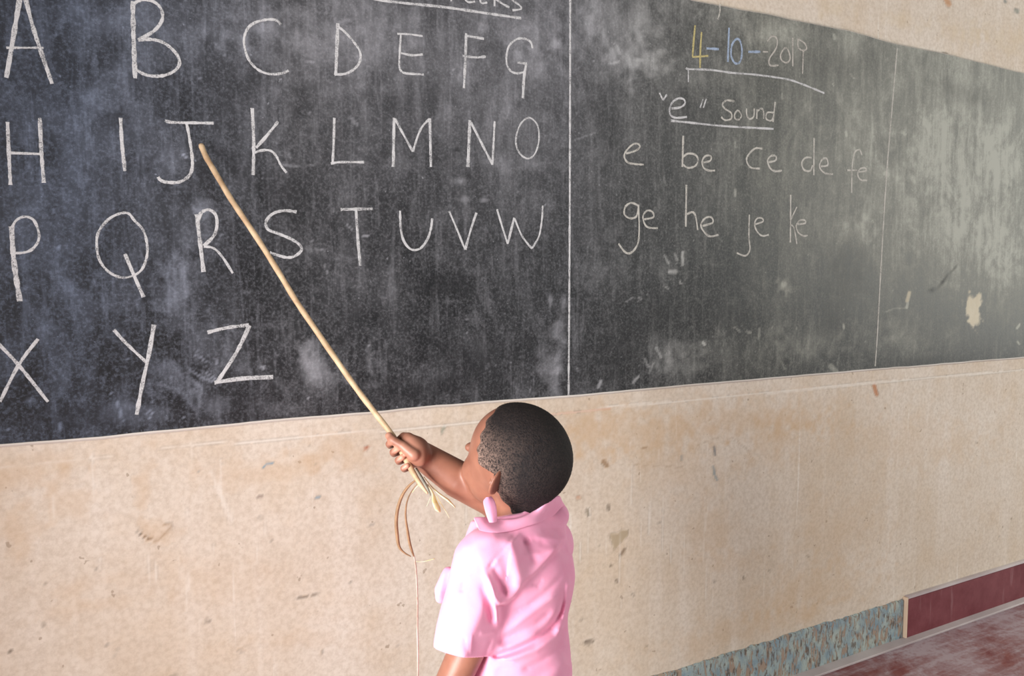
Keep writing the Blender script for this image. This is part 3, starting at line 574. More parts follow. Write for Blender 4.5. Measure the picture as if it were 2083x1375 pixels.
# ------------------------------------------------------------------ implicit surfaces for the child
f32 = np.float32
def V3(*a): return np.array(a, dtype=f32)
def s_ell(P, c, r, R=None):
    q = P - V3(*c)
    if R is not None: q = q @ R                          # R columns are the axes
    r = V3(*r); k0 = np.linalg.norm(q / r, axis=1); k1 = np.linalg.norm(q / (r * r), axis=1) + 1e-9
    return k0 * (k0 - 1) / k1
def s_cap(P, a, b, r1, r2):
    a = V3(*a); b = V3(*b); ba = b - a; L = float(ba @ ba) + 1e-12
    t = np.clip(((P - a) @ ba) / L, 0, 1)
    return np.linalg.norm(P - a - t[:, None] * ba, axis=1) - (r1 + (r2 - r1) * t)
def s_chain(P, pts, rs):
    d = None
    for a, b, r1, r2 in zip(pts[:-1], pts[1:], rs[:-1], rs[1:]):
        e = s_cap(P, a, b, r1, r2); d = e if d is None else np.minimum(d, e)
    return d
def smin(a, b, k):
    h = np.clip(0.5 + 0.5 * (b - a) / k, 0, 1)
    return b * (1 - h) + a * h - k * h * (1 - h)
def smax(a, b, k): return -smin(-a, -b, k)
def polygonize(f, lo, hi, h, B=8, marg=0.006):
    lo = np.array(lo, f32); hi = np.array(hi, f32)
    nb = np.ceil((hi - lo) / (h * B)).astype(int); N = nb * B + 1
    g = np.stack(np.meshgrid(*[np.arange(k) for k in nb], indexing='ij'), -1).reshape(-1, 3)
    cen = lo + (g + 0.5).astype(f32) * (h * B)
    v = np.concatenate([f(cen[i:i + 200000].astype(f32)) for i in range(0, len(cen), 200000)])
    g = g[np.abs(v) < h * B * 0.87 * 1.15 + marg]
    act = np.zeros(N, bool); cellb = np.zeros(nb, bool); cellb[g[:, 0], g[:, 1], g[:, 2]] = True
    for b in g:
        o = b * B; act[o[0]:o[0] + B + 1, o[1]:o[1] + B + 1, o[2]:o[2] + B + 1] = True
    idx = np.argwhere(act)
    val = np.full(N, 1.0, f32); pts = lo + idx.astype(f32) * f32(h)
    out = np.concatenate([f(pts[i:i + 300000]) for i in range(0, len(pts), 300000)])
    val[idx[:, 0], idx[:, 1], idx[:, 2]] = out
    cell = np.repeat(np.repeat(np.repeat(cellb, B, 0), B, 1), B, 2)
    neg = val < 0
    cnt = sum(neg[a:N[0] - 1 + a, b:N[1] - 1 + b, c:N[2] - 1 + c].astype(np.int8) for a in (0, 1) for b in (0, 1) for c in (0, 1))
    ci = np.argwhere(cell & (cnt > 0) & (cnt < 8))
    acc = np.zeros((len(ci), 3)); n = np.zeros(len(ci))
    for ax in range(3):
        for o1 in (0, 1):
            for o2 in (0, 1):
                a = np.zeros(3, int); oth = [k for k in range(3) if k != ax]; a[oth[0]] = o1; a[oth[1]] = o2
                p0 = ci + a; p1 = p0.copy(); p1[:, ax] += 1
                v0 = val[tuple(p0.T)]; v1 = val[tuple(p1.T)]; m = (v0 < 0) != (v1 < 0)
                t = np.where(m, v0 / np.where(m, v0 - v1, 1), 0)
                q = (p0 - ci).astype(float); q[:, ax] += t
                acc[m] += q[m]; n[m] += 1
    verts = (ci + acc / n[:, None]) * h + lo
    vi = np.full(N, -1, np.int32); vi[tuple(ci.T)] = np.arange(len(ci))
    faces = []
    for ax in range(3):
        o = [k for k in range(3) if k != ax]
        sl0 = [slice(None)] * 3; sl1 = [slice(None)] * 3; sl0[ax] = slice(0, -1); sl1[ax] = slice(1, None)
        m = neg[tuple(sl0)] != neg[tuple(sl1)]
        e = np.argwhere(m); e = e[(e[:, o[0]] > 0) & (e[:, o[1]] > 0)]
        q = []
        for d0, d1 in ((0, 0), (1, 0), (1, 1), (0, 1)):
            c = e.copy(); c[:, o[0]] -= d0; c[:, o[1]] -= d1; q.append(vi[tuple(c.T)])
        q = np.stack(q, 1); flip = neg[tuple(e.T)]
        if ax == 1: flip = ~flip
        q[~flip] = q[~flip][:, ::-1]; faces.append(q[(q >= 0).all(1)])
    V = verts.astype(f32); Fc = np.concatenate(faces)
    for _ in range(2):                                   # pull the vertices onto the surface
        e = h * 0.5; d = f(V); G = np.stack([f(V + V3(e, 0, 0)) - f(V - V3(e, 0, 0)), f(V + V3(0, e, 0)) - f(V - V3(0, e, 0)), f(V + V3(0, 0, e)) - f(V - V3(0, 0, e))], 1) / (2 * e)
        st = (d / np.maximum((G * G).sum(1), .25))[:, None] * G; ln = np.linalg.norm(st, axis=1)[:, None]
        V = V - st * np.minimum(1, 0.6 * h / (ln + 1e-9))
    return V, Fc
def sdf_obj(name, f, lo, hi, h, mat, parent=None, sm=0):
    V, Fc = polygonize(f, lo, hi, h, marg=.022 if sm else .006)
    if sm:
        E = np.concatenate([Fc[:, [0, 1]], Fc[:, [1, 2]], Fc[:, [2, 3]], Fc[:, [3, 0]]]); E = np.concatenate([E, E[:, ::-1]])
        cnt = np.bincount(E[:, 0], minlength=len(V))[:, None]
        for _ in range(sm):
            A_ = np.stack([np.bincount(E[:, 0], V[E[:, 1], k], minlength=len(V)) for k in range(3)], 1) / np.maximum(cnt, 1)
            V = (V * .4 + A_ * .6).astype(f32)
    Wd = c2w(V.astype(float))
    o = mesh_obj(name, Wd - base_loc, Fc, mat, parent, smooth=True)
    return o, V

# --- frames of head and body, in camera space (right, up, away)
def frame(yaw, pitch, roll=0.0):
    """yaw: degrees turned away from the viewer starting at photo-left; pitch: chin up"""
    y = math.radians(yaw); p = math.radians(pitch); r = math.radians(roll)
    F0 = np.array([-math.cos(y), 0, math.sin(y)]); U = np.array([0, 1.0, 0])
    Fv = F0 * math.cos(p) + U * math.sin(p); Uv = U * math.cos(p) - F0 * math.sin(p)
    Lv = np.cross(Uv, Fv)                                # left/right by handedness of camera space
    Lv = -Lv if Lv[2] > 0 else Lv                        # the child's left side faces the viewer
    U2 = Uv * math.cos(r) + Lv * math.sin(r); L2 = Lv * math.cos(r) - Uv * math.sin(r)
    return np.stack([Fv, L2, U2], 1).astype(f32)
ZH = 1.40
HC = cs(1050, 923, ZH); RH = frame(47, 15, 1)
def hl(P): return ((P - HC.astype(f32)) @ RH)            # head-local
def H(*a): return HC + RH.astype(float) @ np.array(a)

def f_skull(q):
    d = s_ell(q, (-.008, 0, .006), (.0905, .0765, .079))
    d = smin(d, s_ell(q, (-.035, 0, -.008), (.057, .064, .062)), .02)
    d = smin(d, s_ell(q, (.034, 0, -.034), (.049, .056, .062)), .02)
    d = smin(d, s_ell(q, (.044, 0, -.074), (.036, .040, .028)), .022)
    return d
def f_head(q):
    d = f_skull(q)
    for s in (-1, 1):
        d = smin(d, s_ell(q, (.060, .034 * s, -.048), (.020, .020, .020)), .016)         # cheeks
        d = smax(d, -s_ell(q, (.092, .029 * s, -.014), (.013, .017, .011)), .008)        # sockets
        d = smin(d, s_ell(q, (.078, .029 * s, -.014), (.0105, .0145, .0085)), .004)      # lids
        d = smax(d, -s_ell(q, (.091, .029 * s, -.0145), (.0045, .0105, .0016)), .0015)    # lid line
    d = smin(d, s_cap(q, (.078, 0, -.018), (.087, 0, -.040), .006, .0080), .008)         # nose
    for s in (-1, 1): d = smin(d, s_ell(q, (.083, .009 * s, -.043), (.008, .007, .006)), .004)
    d = smin(d, s_ell(q, (.083, 0, -.064), (.010, .019, .0058)), .004)                    # lips
    d = smin(d, s_ell(q, (.080, 0, -.0735), (.010, .016, .0060)), .0035)
    d = smax(d, -s_ell(q, (.093, 0, -.0688), (.006, .017, .0012)), .001)
    d = smin(d, s_ell(q, (.070, 0, -.091), (.014, .018, .012)), .010)                     # chin
    for s in (-1, 1):                                    # ears: thin cups standing off the skull
        a = math.radians(70); tl = math.radians(12)
        A = np.array([-math.cos(a), math.sin(a) * s, 0]); B = np.array([-math.sin(tl), 0, math.cos(tl)])
        Nn = np.cross(A, B); Nn /= np.linalg.norm(Nn); Nn = Nn if Nn[0] > 0 else -Nn; B = np.cross(Nn, A) ; B = B if B[2] > 0 else -B
        R = np.stack([A, B, Nn], 1).astype(f32)
        c = np.array([-.038, .0680 * s, -.024]) + A * .008
        ear = s_ell(q, c, (.0175, .0215, .0046), R)
        bowl = s_ell(q, c + Nn * .0045 - A * .001, (.0130, .0165, .0042), R)
        ear = smax(ear, -bowl, .0015)
        ear = smin(ear, s_ell(q, c - B * .015 - A * .004, (.007, .0075, .004), R), .004)   # lobe
        ear = smin(ear, s_ell(q, (-.026, .0705 * s, -.031), (.004, .005, .006)), .003)      # tragus
        d = smin(d, ear, .0035)
    return d

# body joints
def J(px, py, Z): return cs(px, py, Z)
RB = frame(33, 0)                                        # body: forward, left, up
Fb, Lb, Ub = [RB[:, i].astype(float) for i in range(3)]
neck0 = H(-.030, 0, -.048); neck1 = J(1062, 1066, 1.42)
shR = J(1112, 1106, 1.500); shL = J(985, 1140, 1.315)
elR = J(998, 1012, 1.475); wrR = J(852, 922, 1.455)
elL = J(955, 1312, 1.300); wrL = J(886, 1462, 1.300)
chest = J(1052, 1170, 1.40); waist = J(1046, 1330, 1.40); hip = J(1046, 1440, 1.40)
# the stick: grip axis
STIP = w2c(wallpt(409, 296, DB - 0.020)[None])[0]
G0 = J(797, 884, 1.432); 
ST_Z0 = G0[2]
def stick_at(py):                                        # straight cane through the fist, slight bow handled in the mesh
    t = (py - 884.0) / 74.0
    return cs(797 + 41.5 * t, py, 1.432 - 0.020 * t * .9)
S_A = stick_at(894); S_B = stick_at(952)
sd = (S_B - S_A) / np.linalg.norm(S_B - S_A)
cam_dir = np.array([0, 0, -1.0]); cam_dir = cam_dir - sd * (cam_dir @ sd); cam_dir /= np.linalg.norm(cam_dir)
lft = np.cross(sd, cam_dir); lft = lft if lft[0] < 0 else -lft
FING = []
for i, (t, rr, L) in enumerate([(0.06, .0062, 1.0), (0.34, .0064, 1.06), (0.63, .0062, 1.0), (0.92, .0054, .88)]):
    A = S_A + (S_B - S_A) * t
    kn = A - lft * .014 - cam_dir * .012 + sd * (-.002)
    pts = [A - lft * .022 - cam_dir * .004 + sd * (.005 if i == 0 else 0), kn, A + lft * .001 - cam_dir * .0135 * L, A + lft * .0125 * L - cam_dir * .004,
           A + lft * .0105 * L + cam_dir * .0085, A + lft * .001 + cam_dir * .0125 * L]
    rs = [rr * 1.25, rr * 1.2, rr * 1.08, rr * 1.0, rr * .95, rr * .82]
    FING.append((pts, rs))
thumb = ([wrR + (S_B - wrR) * .35 + cam_dir * .010, stick_at(938) - lft * .018 + cam_dir * .013, stick_at(916) - lft * .010 + cam_dir * .0165, stick_at(896) + lft * .001 + cam_dir * .0145, stick_at(886) + lft * .003 + cam_dir * .0125],
         [.0125, .0105, .0082, .0074, .0062])
palmC = S_A * .42 + S_B * .58 - lft * .020
def f_armR(P):
    d = s_chain(P, [shR, elR + np.array([.004, 0, 0]), (elR * .55 + wrR * .45) + np.array([0, -.003, 0]), wrR, wrR * .5 + palmC * .5], [.036, .0335, .0325, .0235, .0205])
    R = np.stack([sd, lft, cam_dir], 1).astype(f32)
    palm = s_ell(P, palmC, (.0315, .0175, .0150), R)
    palm = smin(palm, s_ell(P, palmC * .6 + wrR * .4, (.024, .022, .017), R), .012)
    d = smin(d, palm, .014)
    fg = None
    for pts, rs in FING:
        e = s_chain(P, pts, rs); fg = e if fg is None else smin(fg, e, .0012)
    d = smin(d, fg, .0035)
    return smin(d, s_chain(P, *thumb), .0035)
hl_c = wrL + (wrL - elL) / np.linalg.norm(wrL - elL) * .028
def f_armL(P):
    d = s_chain(P, [shL, elL, elL * .5 + wrL * .5, wrL], [.038, .0285, .0268, .0195])
    dr = (wrL - elL) / np.linalg.norm(wrL - elL); sdv = np.cross(dr, Fb); sdv /= np.linalg.norm(sdv); nrm = np.cross(dr, sdv)
    R = np.stack([dr, nrm, sdv], 1).astype(f32)
    R = np.stack([dr, sdv, nrm], 1).astype(f32)
    d = smin(d, s_ell(P, hl_c, (.032, .011, .022), R), .012)
    fg = None
    for k, (o, L) in enumerate([(-.0165, .036), (-.0055, .041), (.0055, .038), (.0165, .030)]):
        b = hl_c + nrm * o + dr * .018; m = b + dr * L * .5 + sdv * .003; t = m + dr * L * .45 + sdv * .009
        e = s_chain(P, [b, m, t], [.0062, .0056, .0045]); fg = e if fg is None else smin(fg, e, .001)
    e = s_chain(P, [hl_c - dr * .012 - nrm * .016, hl_c + dr * .006 - nrm * .028 + sdv * .006, hl_c + dr * .024 - nrm * .030 + sdv * .010], [.009, .0068, .0052])
    return smin(smin(d, fg, .003), e, .004)
# legs down to the floor
def floor_c(px_w):                                       # camera-space point on the floor below a camera-space point, z metres above
    w = c2w(px_w[None])[0]; return w
hipW = c2w(hip[None])[0]; dwn = w2c((CAM + np.array([0, 0, -1.0]))[None])[0]
def wl(u, l, z):                                         # world-based point: body forward, body left, height
    Fw = c2w(Fb[None])[0] - CAM; Lw = c2w(Lb[None])[0] - CAM
    Fw[2] = 0; Lw[2] = 0; Fw /= np.linalg.norm(Fw); Lw /= np.linalg.norm(Lw)
    p = hipW + Fw * u + Lw * l; p[2] = z; return w2c(p[None])[0]
def f_leg(P, s):
    l = .048 * s
    d = s_chain(P, [wl(-.005, l * .9, .42), wl(.004, l, .245), wl(-.006, l, .20), wl(-.006, l, .065)], [.058, .040, .038, .025])
    d = smin(d, s_chain(P, [wl(-.012, l, .034), wl(.03, l * 1.05, .030), wl(.082, l * 1.15, .018)], [.028, .024, .017]), .015)
    for k in range(5):
        y = l * 1.15 + (-.020 + .0095 * k) * -s
        L = [.0, .004, .002, -.003, -.009][k]
        d = smin(d, s_cap(P, wl(.084 + L, y, .012), wl(.102 + L, y, .010), .0085 if k == 0 else .0062, .0075 if k == 0 else .0055), .002)
    return d
def f_torso(P):
    d = s_ell(P, chest, (.062, .085, .085), RB)
    d = smin(d, s_ell(P, J(1046, 1290, 1.40), (.066, .078, .10), RB), .04)
    d = smin(d, s_ell(P, J(1046, 1410, 1.40), (.066, .080, .065), RB), .03)
    d = smin(d, s_cap(P, shL, J(1060, 1100, 1.41), .036, .045), .02)
    return smin(d, s_cap(P, shR, J(1060, 1100, 1.41), .036, .045), .02)
zneg = lambda P: (P @ UPV.astype(f32)[:0]) if False else None
def f_body(P):
    d = s_cap(P, neck0, neck1, .042, .044)
    d = smin(d, f_head(hl(P)), .012)
    d = smin(d, s_cap(P, J(1022, 1062, 1.405), J(1050, 1030, 1.43), .030, .030), .012)
    d = smin(d, f_torso(P), .03)
    d = smin(d, f_armR(P), .010)
    d = smin(d, f_armL(P), .010)
    lg = smin(f_leg(P, 1), f_leg(P, -1), .006)
    return smin(d, lg, .015)
# shirt
def pxy(P): return 1041.5 + FPX * P[:, 0] / P[:, 2], 687.5 - FPX * P[:, 1] / P[:, 2]
def fold(px, py, pts, w, hgt, side=0):
    """side 0: round ridge or groove; +1/-1: step that is raised on one side of the line and dies away over w"""
    out = np.zeros_like(px)
    xs_ = [p[0] for p in pts]; ys_ = [p[1] for p in pts]; m = w * 2.2 + 4
    k = (px > min(xs_) - m) & (px < max(xs_) + m) & (py > min(ys_) - m) & (py < max(ys_) + m)
    if not k.any(): return out
    X, Y = px[k], py[k]
    best = np.full(X.shape, 1e9); sg = np.zeros(X.shape)
    cum = 0; L = sum(math.hypot(b[0] - a[0], b[1] - a[1]) for a, b in zip(pts[:-1], pts[1:])); tt = np.zeros(X.shape)
    for (x0, y0), (x1, y1) in zip(pts[:-1], pts[1:]):
        dx, dy = x1 - x0, y1 - y0; l2 = dx * dx + dy * dy; t = np.clip(((X - x0) * dx + (Y - y0) * dy) / l2, 0, 1)
        d = np.hypot(X - x0 - t * dx, Y - y0 - t * dy); c = dx * (Y - y0) - dy * (X - x0)
        u = d < best; best = np.where(u, d, best); sg = np.where(u, np.sign(c), sg); tt = np.where(u, (cum + t * math.sqrt(l2)) / L, tt); cum += math.sqrt(l2)
    ends = np.clip(np.minimum(tt, 1 - tt) * 7 + .12, 0, 1)
    if side == 0: v = np.exp(-(best / (w * .5)) ** 2)
    else:
        s = best * sg * side
        v = np.where(s > 0, np.exp(-(np.maximum(s, 0) / w) ** 1.5) * (lambda z: z * z * (3 - 2 * z))(np.clip(s / 9, 0, 1)), 0)
    out[k] = (hgt * 1.25 * v * ends).astype(f32)
    return out
FOLDS = [ # polyline in photo pixels, width px, height m, side
 ([(985, 1168), (1000, 1215), (1012, 1236), (1030, 1232), (1050, 1218), (1075, 1184), (1096, 1166), (1128, 1132), (1158, 1094)], 44, .0105, -1),
 ([(1036, 1085), (1048, 1130), (1056, 1175), (1052, 1208)], 34, .0070, 0), ([(1003, 1150), (1018, 1185), (1032, 1216)], 14, -.0030, 0), ([(1062, 1086), (1072, 1120), (1090, 1150)], 20, -.0030, 0),
 ([(1052, 1082), (1030, 1112), (1006, 1140), (990, 1160)], 8, -.0028, 0), ([(1058, 1080), (1046, 1096), (1020, 1124), (1003, 1148)], 9, .0022, 0),
 ([(985, 1162), (1000, 1200), (1010, 1240), (1012, 1276)], 11, .0060, 0), ([(980, 1185), (990, 1220), (1000, 1268)], 16, -.0030, 0),
 ([(980, 1338), (1015, 1334), (1050, 1322), (1085, 1304), (1120, 1276), (1142, 1245), (1152, 1200)], 13, -.0060, 0),
 ([(1000, 1350), (1040, 1340), (1090, 1322), (1130, 1296), (1150, 1262)], 16, .0060, 0),
 ([(1010, 1308), (1050, 1290), (1090, 1270), (1125, 1240)], 16, -.0030, 0), ([(1020, 1292), (1060, 1262), (1100, 1232), (1140, 1205)], 14, .0030, 0),
 ([(1035, 1250), (1075, 1232), (1110, 1205), (1148, 1165)], 12, -.0020, 0), ([(1010, 1325), (1060, 1305), (1100, 1286)], 12, .0024, 0),
 ([(1060, 1365), (1100, 1345), (1150, 1310)], 14, -.0030, 0), ([(1090, 1420), (1120, 1380), (1160, 1340)], 30, .004, 0),
 ([(1158, 1180), (1150, 1220), (1145, 1260)], 10, .003, 0), ([(1095, 1105), (1130, 1110), (1155, 1120)], 14, -.0018, 0), ([(1100, 1078), (1135, 1072), (1158, 1080)], 16, -.002, 0), ([(1085, 1092), (1120, 1094), (1150, 1100)], 10, .0016, 0),
 ([(905, 1160), (898, 1190), (892, 1222)], 10, .002, 0), ([(945, 1180), (938, 1205)], 9, -.0022, 0), ([(950, 1178), (960, 1172)], 6, .001, 0),
 ([(945, 1295), (948, 1325)], 6, -.0012, 0), ([(960, 1290), (958, 1330)], 5, .0012, 0), ([(975, 1290), (1010, 1284)], 8, .0015, 0),
 ([(940, 1120), (975, 1098), (1015, 1085)], 20, .0018, 0), ([(1000, 1300), (985, 1335)], 8, -.0015, 0), ([(1060, 1130), (1100, 1128), (1140, 1112)], 14, .0022, 0), ([(1060, 1105), (1080, 1098)], 14, -.0022, 0),
 ([(1080, 1190), (1100, 1182), (1090, 1196)], 8, -.0018, 0),
]
ck = [ # inner/top edge point, outer/lower edge point, px, py, Z
 ((966, 1054, 1.300), (974, 1078, 1.292)), ((985, 1054, 1.318), (992, 1082, 1.300)), ((1012, 1057, 1.335), (1015, 1083, 1.318)), ((1040, 1058, 1.350), (1042, 1079, 1.338)),
 ((1066, 1052, 1.372), (1072, 1070, 1.358)), ((1088, 1040, 1.358), (1098, 1062, 1.382)), ((1108, 1025, 1.362), (1124, 1050, 1.418)), ((1124, 1013, 1.385), (1144, 1030, 1.440)), ((1133, 1011, 1.435), (1148, 1032, 1.480)),
 ((1100, 1026, 1.512), (1112, 1050, 1.530)), ((1062, 1036, 1.508), (1062, 1064, 1.532)), ((1030, 1038, 1.480), (1022, 1066, 1.508)), ((1010, 1036, 1.445), (1000, 1060, 1.468)), ((1000, 1030, 1.405), (986, 1050, 1.412))]
_cp = np.array([cs(*a) for a, b in ck]); _c0 = _cp.mean(0); _n = np.linalg.svd(_cp - _c0)[2][2]; _n = _n if _n[1] > 0 else -_n
COLL = (_n, _c0 - _n * .003)
SLN = np.array([.74, -.13, -.66]); SLN /= np.linalg.norm(SLN); SLP = J(948, 1328, 1.288) + SLN * .031
def f_sleeveL(P):
    a = J(984, 1140, 1.318); b = J(952, 1285, 1.292); e = J(945, 1350, 1.285)
    d = s_chain(P, [a, b, e], [.047, .0500, .0500])
    ax = (e - a) / np.linalg.norm(e - a); hem = J(948, 1328, 1.288)
    # flat panel at the back of the sleeve
    pl = (P - SLP.astype(f32)) @ SLN.astype(f32)
    d = smax(d, pl, .004)
    return d, hem, ax
def f_shirt(P):
    d = s_ell(P, J(1066, 1168, 1.408), (.080, .098, .092), RB)
    lo_ = s_cap(P, J(1042, 1250, 1.40), J(1030, 1440, 1.40), .098, .112)
    q = (P - J(1036, 1320, 1.40).astype(f32)) @ RB
    lo_ = s_ell(P, J(1036, 1330, 1.40), (.094, .106, .30), RB)
    lo_ = smin(lo_, s_ell(P, J(1030, 1440, 1.40), (.104, .114, .20), RB), .03)
    d = smin(d, lo_, .030)
    d = smin(d, s_cap(P, shL + np.array([.012, .002, .01]), J(1058, 1114, 1.415), .044, .042), .022)
    d = smin(d, s_cap(P, shR, J(1064, 1112, 1.415), .045, .042), .022)
    d = smin(d, s_cap(P, J(1096, 1094, 1.43), J(1123, 1050, 1.462), .038, .029), .02)
    d = smin(d, s_chain(P, [J(912, 1164, 1.345), J(900, 1200, 1.345), J(897, 1216, 1.345)], [.009, .012, .009]), .014)
    sl, hem, ax = f_sleeveL(P)
    d = smin(d, sl, .012)
    # right sleeve, mostly behind the neck
    dirR = (elR - shR) / np.linalg.norm(elR - shR)
    d = smin(d, s_chain(P, [shR, shR + dirR * .03], [.044, .044]), .016)
    px, py = pxy(P)
    g = np.zeros(len(P), f32)
    for pts, w, hgt, side in FOLDS: g += fold(px, py, pts, w, hgt, side)
    front = np.clip((1.43 - P[:, 2]) / .03, 0, 1)
    d = d - g * front - ((np.sin(P[:, 0] * 70 + np.sin(P[:, 1] * 40) * 2) * np.sin(P[:, 1] * 33 + P[:, 2] * 60)) * .0011).astype(f32)
    # openings: neck, sleeve hem, right sleeve hem, bottom hem
    d = smax(d, -s_cap(P, neck0, J(1064, 1040, 1.42), .0425, .042), .003)
    pn, p0 = COLL
    d = smax(d, -np.maximum(-((P - p0.astype(f32)) @ pn.astype(f32)) + (np.clip((px - 1062) / 50, 0, 1) * .022).astype(f32), np.linalg.norm(P - p0.astype(f32), axis=1) - .115), .003)
    hp = (P - hem.astype(f32)) @ ax.astype(f32)
    near = np.linalg.norm(P - (hem).astype(f32), axis=1) - .095
    armcut = np.maximum(hp + 0.0, sl - .012)              # beyond the hem and inside the sleeve's cylinder only
    d = np.maximum(d, -np.maximum(-hp * 1.0, np.maximum(sl - .004, -lo_ + .004)) ) if False else d
    tor = smin(lo_, s_ell(P, J(1066, 1165, 1.408), (.080, .098, .098), RB), .03) - .002
    cutter = smax(-hp, -tor, .004)                        # past the hem plane, outside the torso
    cutter = np.maximum(cutter, sl - .03)
    d = np.maximum(d, -cutter)
    cav = np.maximum(s_cap(P, hem - ax * .035, hem + ax * .03, .034, .0390), -(tor + .012))
    cav = np.maximum(cav, (P - SLP.astype(f32)) @ SLN.astype(f32) + .009)
    d = smax(d, -cav, .0025)
    rc = shR + dirR * .050
    d = np.maximum(d, -np.maximum(-((P - rc.astype(f32)) @ dirR.astype(f32)), s_cap(P, shR, shR + dirR * .2, .06, .06)))
    d = smax(d, -s_cap(P, rc - dirR * .02, rc + dirR * .03, .038, .040), .001)
    hb = -((P - wl(0, 0, .36).astype(f32)) @ w2c((CAM + np.array([0, 0, 1.0]))[None])[0].astype(f32))
    return np.maximum(d, hb)

# ------------------------------------------------------------------ build the child
base_loc = c2w(wl(0, 0, 0)[None])[0]
child = bpy.data.objects.new('person', None); COL.objects.link(child); child.location = base_loc
tag(child, 'small child in a pink shirt seen from behind, pointing a stick at the chalkboard', 'person')
body, VB = sdf_obj('body', f_body, (-.22, -1.30, 1.18), (.14, -.08, 1.64), .0022, M_SKIN, child)
BL = hl(VB.astype(f32))
tone = np.zeros(len(VB))                                 # palm side and soles are paler
for pts, rs in FING: tone = np.maximum(tone, np.clip((.011 - np.linalg.norm(VB - pts[-1], axis=1)) / .006, 0, .9))
tone = np.maximum(tone, np.clip((.009 - np.linalg.norm(VB - thumb[0][-1], axis=1)) / .005, 0, 1))
tone = np.maximum(tone, np.clip((.026 - np.linalg.norm(VB - (palmC + cam_dir * .012), axis=1)) / .02, 0, .35))
at = body.data.attributes.new('tone', 'FLOAT', 'POINT'); at.data.foreach_set('value', tone.astype(f32))
def hair_mask(q):                                        # negative where hair grows
    x, y, z = q[:, 0], np.abs(q[:, 1]), q[:, 2]
    # forehead line, temple line, behind the ear, nape
    a = x - (.030 - .30 * np.maximum(y - .02, 0) - 0.0 * z + .10 * np.maximum(z, 0) - .9 * np.maximum(-z + .0, 0) * (z < 0))
    b = -(z + .090 + 0 * x)
    ear = x - (.010 + .55 * (z + .012)); lower = np.maximum(-(z + .012), 0) * 40
    c = np.where(z < -.012, x + .034 + .10 * np.minimum(z + .012, 0), -1)
    return np.maximum(np.maximum(a, b), c)
def f_hair(P):
    q = hl(P)
    d = smin(f_skull(q), s_cap(P, neck0, neck1, .042, .044), .012)
    jit = (np.sin(q[:, 0] * 900) * np.sin(q[:, 1] * 870) * np.sin(q[:, 2] * 930)).astype(f32)
    d = d - .0028 - .0004 * jit
    return smax(d, (hair_mask(q) * .6 + .0018 * np.sin(q[:, 2] * 260 + q[:, 0] * 120)).astype(f32), .004)
hair, VHh = sdf_obj('hair', f_hair, (-.12, -.34, 1.26), (.14, -.08, 1.56), .0021, M_HAIR, child)
q = hl(VHh.astype(f32)); thin = np.clip((q[:, 0] + .075) / .08, 0, 1) * np.clip((.060 - q[:, 2]) / .06, 0, 1) * np.clip((q[:, 2] + .07) / .03, 0, 1) * .95 + .05
thin = np.clip(thin + np.clip((hair_mask(q) + .012) / .012, 0, 1) * .3, 0, 1)
at = hair.data.attributes.new('thin', 'FLOAT', 'POINT'); at.data.foreach_set('value', thin.astype(f32))
hair['label'] = 'very short cropped black hair'
def uv_sphere(name, c, r, mat, parent, label=None):
    bm = bmesh.new(); bmesh.ops.create_uvsphere(bm, u_segments=16, v_segments=10, radius=r)
    w = c2w(np.array(c)[None])[0] - base_loc
    for v in bm.verts: v.co += Vector(w)
    me = bpy.data.meshes.new(name); bm.to_mesh(me); bm.free(); me.materials.append(mat); me.polygons.foreach_set('use_smooth', [True] * len(me.polygons))
    o = bpy.data.objects.new(name, me); COL.objects.link(o); o.parent = parent
    if label: o['label'] = label
    return o
M_EYE = NT('eye_dark', .15, .5).color(lin(40, 26, 20)).m
for s in (-1, 1): uv_sphere('eye', H(.0815, .029 * s, -.0145), .0066, M_EYE, child)
shirt, VS = sdf_obj('shirt', f_shirt, (-.20, -.93, 1.19), (.16, -.22, 1.60), .0019, M_SHIRT, child, 4)
shirt['label'] = 'pink cotton short-sleeved shirt'
# collar: folded band round the neck, following the photographed neckline
rows = []
def hit(f, px_, py_, z0=1.2, z1=1.62):                  # depth at which the cloth or skin begins along a line of sight
    z = np.arange(z0, z1, .001); v = f(np.stack([cs(px_, py_, t) for t in z]).astype(f32)); k = np.nonzero(v < 0)[0]
    return z[k[0]] if len(k) else z1
def lifted(a, body_too=True):
    z = min(a[2], hit(f_shirt, a[0], a[1]) - .0045)
    if body_too: z = min(z, hit(f_body, a[0], a[1]) - .0045)
    return cs(a[0], a[1], z)
for i_, (a, b) in enumerate(ck):
    A = cs(*a); B = cs(*b)
    if i_ <= 7:
        A = lifted(a, 1 < i_ < 5) if i_ > 1 else cs(a[0], a[1], lifted(b)[2] + .004); B = lifted(b, i_ < 5)
    out = B - A; nrm = np.array([out[0], 0, out[2]]); 
    mid = (A + B) / 2
    if i_ <= 7:
        mp_ = ((a[0] + b[0]) / 2, (a[1] + b[1]) / 2, mid[2] - .003); mid = lifted(mp_, i_ < 5)
    cen = neck1; rad = A - cen; rad[1] = 0; rad /= np.linalg.norm(rad)
    rows.append([A - rad * .004 + np.array([0, -.016, 0]), A - rad * .003, A + rad * .001 + np.array([0, .0015, 0]), A + rad * .005, mid, B, B + rad * -.002])
rows = np.array(rows)
def loft(rows, sub=5):
    out = []
    n = len(rows)
    for k in range(n - 1):
        a = rows[max(k - 1, 0)]; b = rows[k]; c = rows[k + 1]; d = rows[min(k + 2, n - 1)]
        for s_ in range(sub):
            t = s_ / sub; out.append(0.5 * ((2 * b) + (c - a) * t + (2 * a - 5 * b + 4 * c - d) * t * t + (3 * b - a - 3 * c + d) * t ** 3))
    out.append(rows[-1]); return np.array(out)
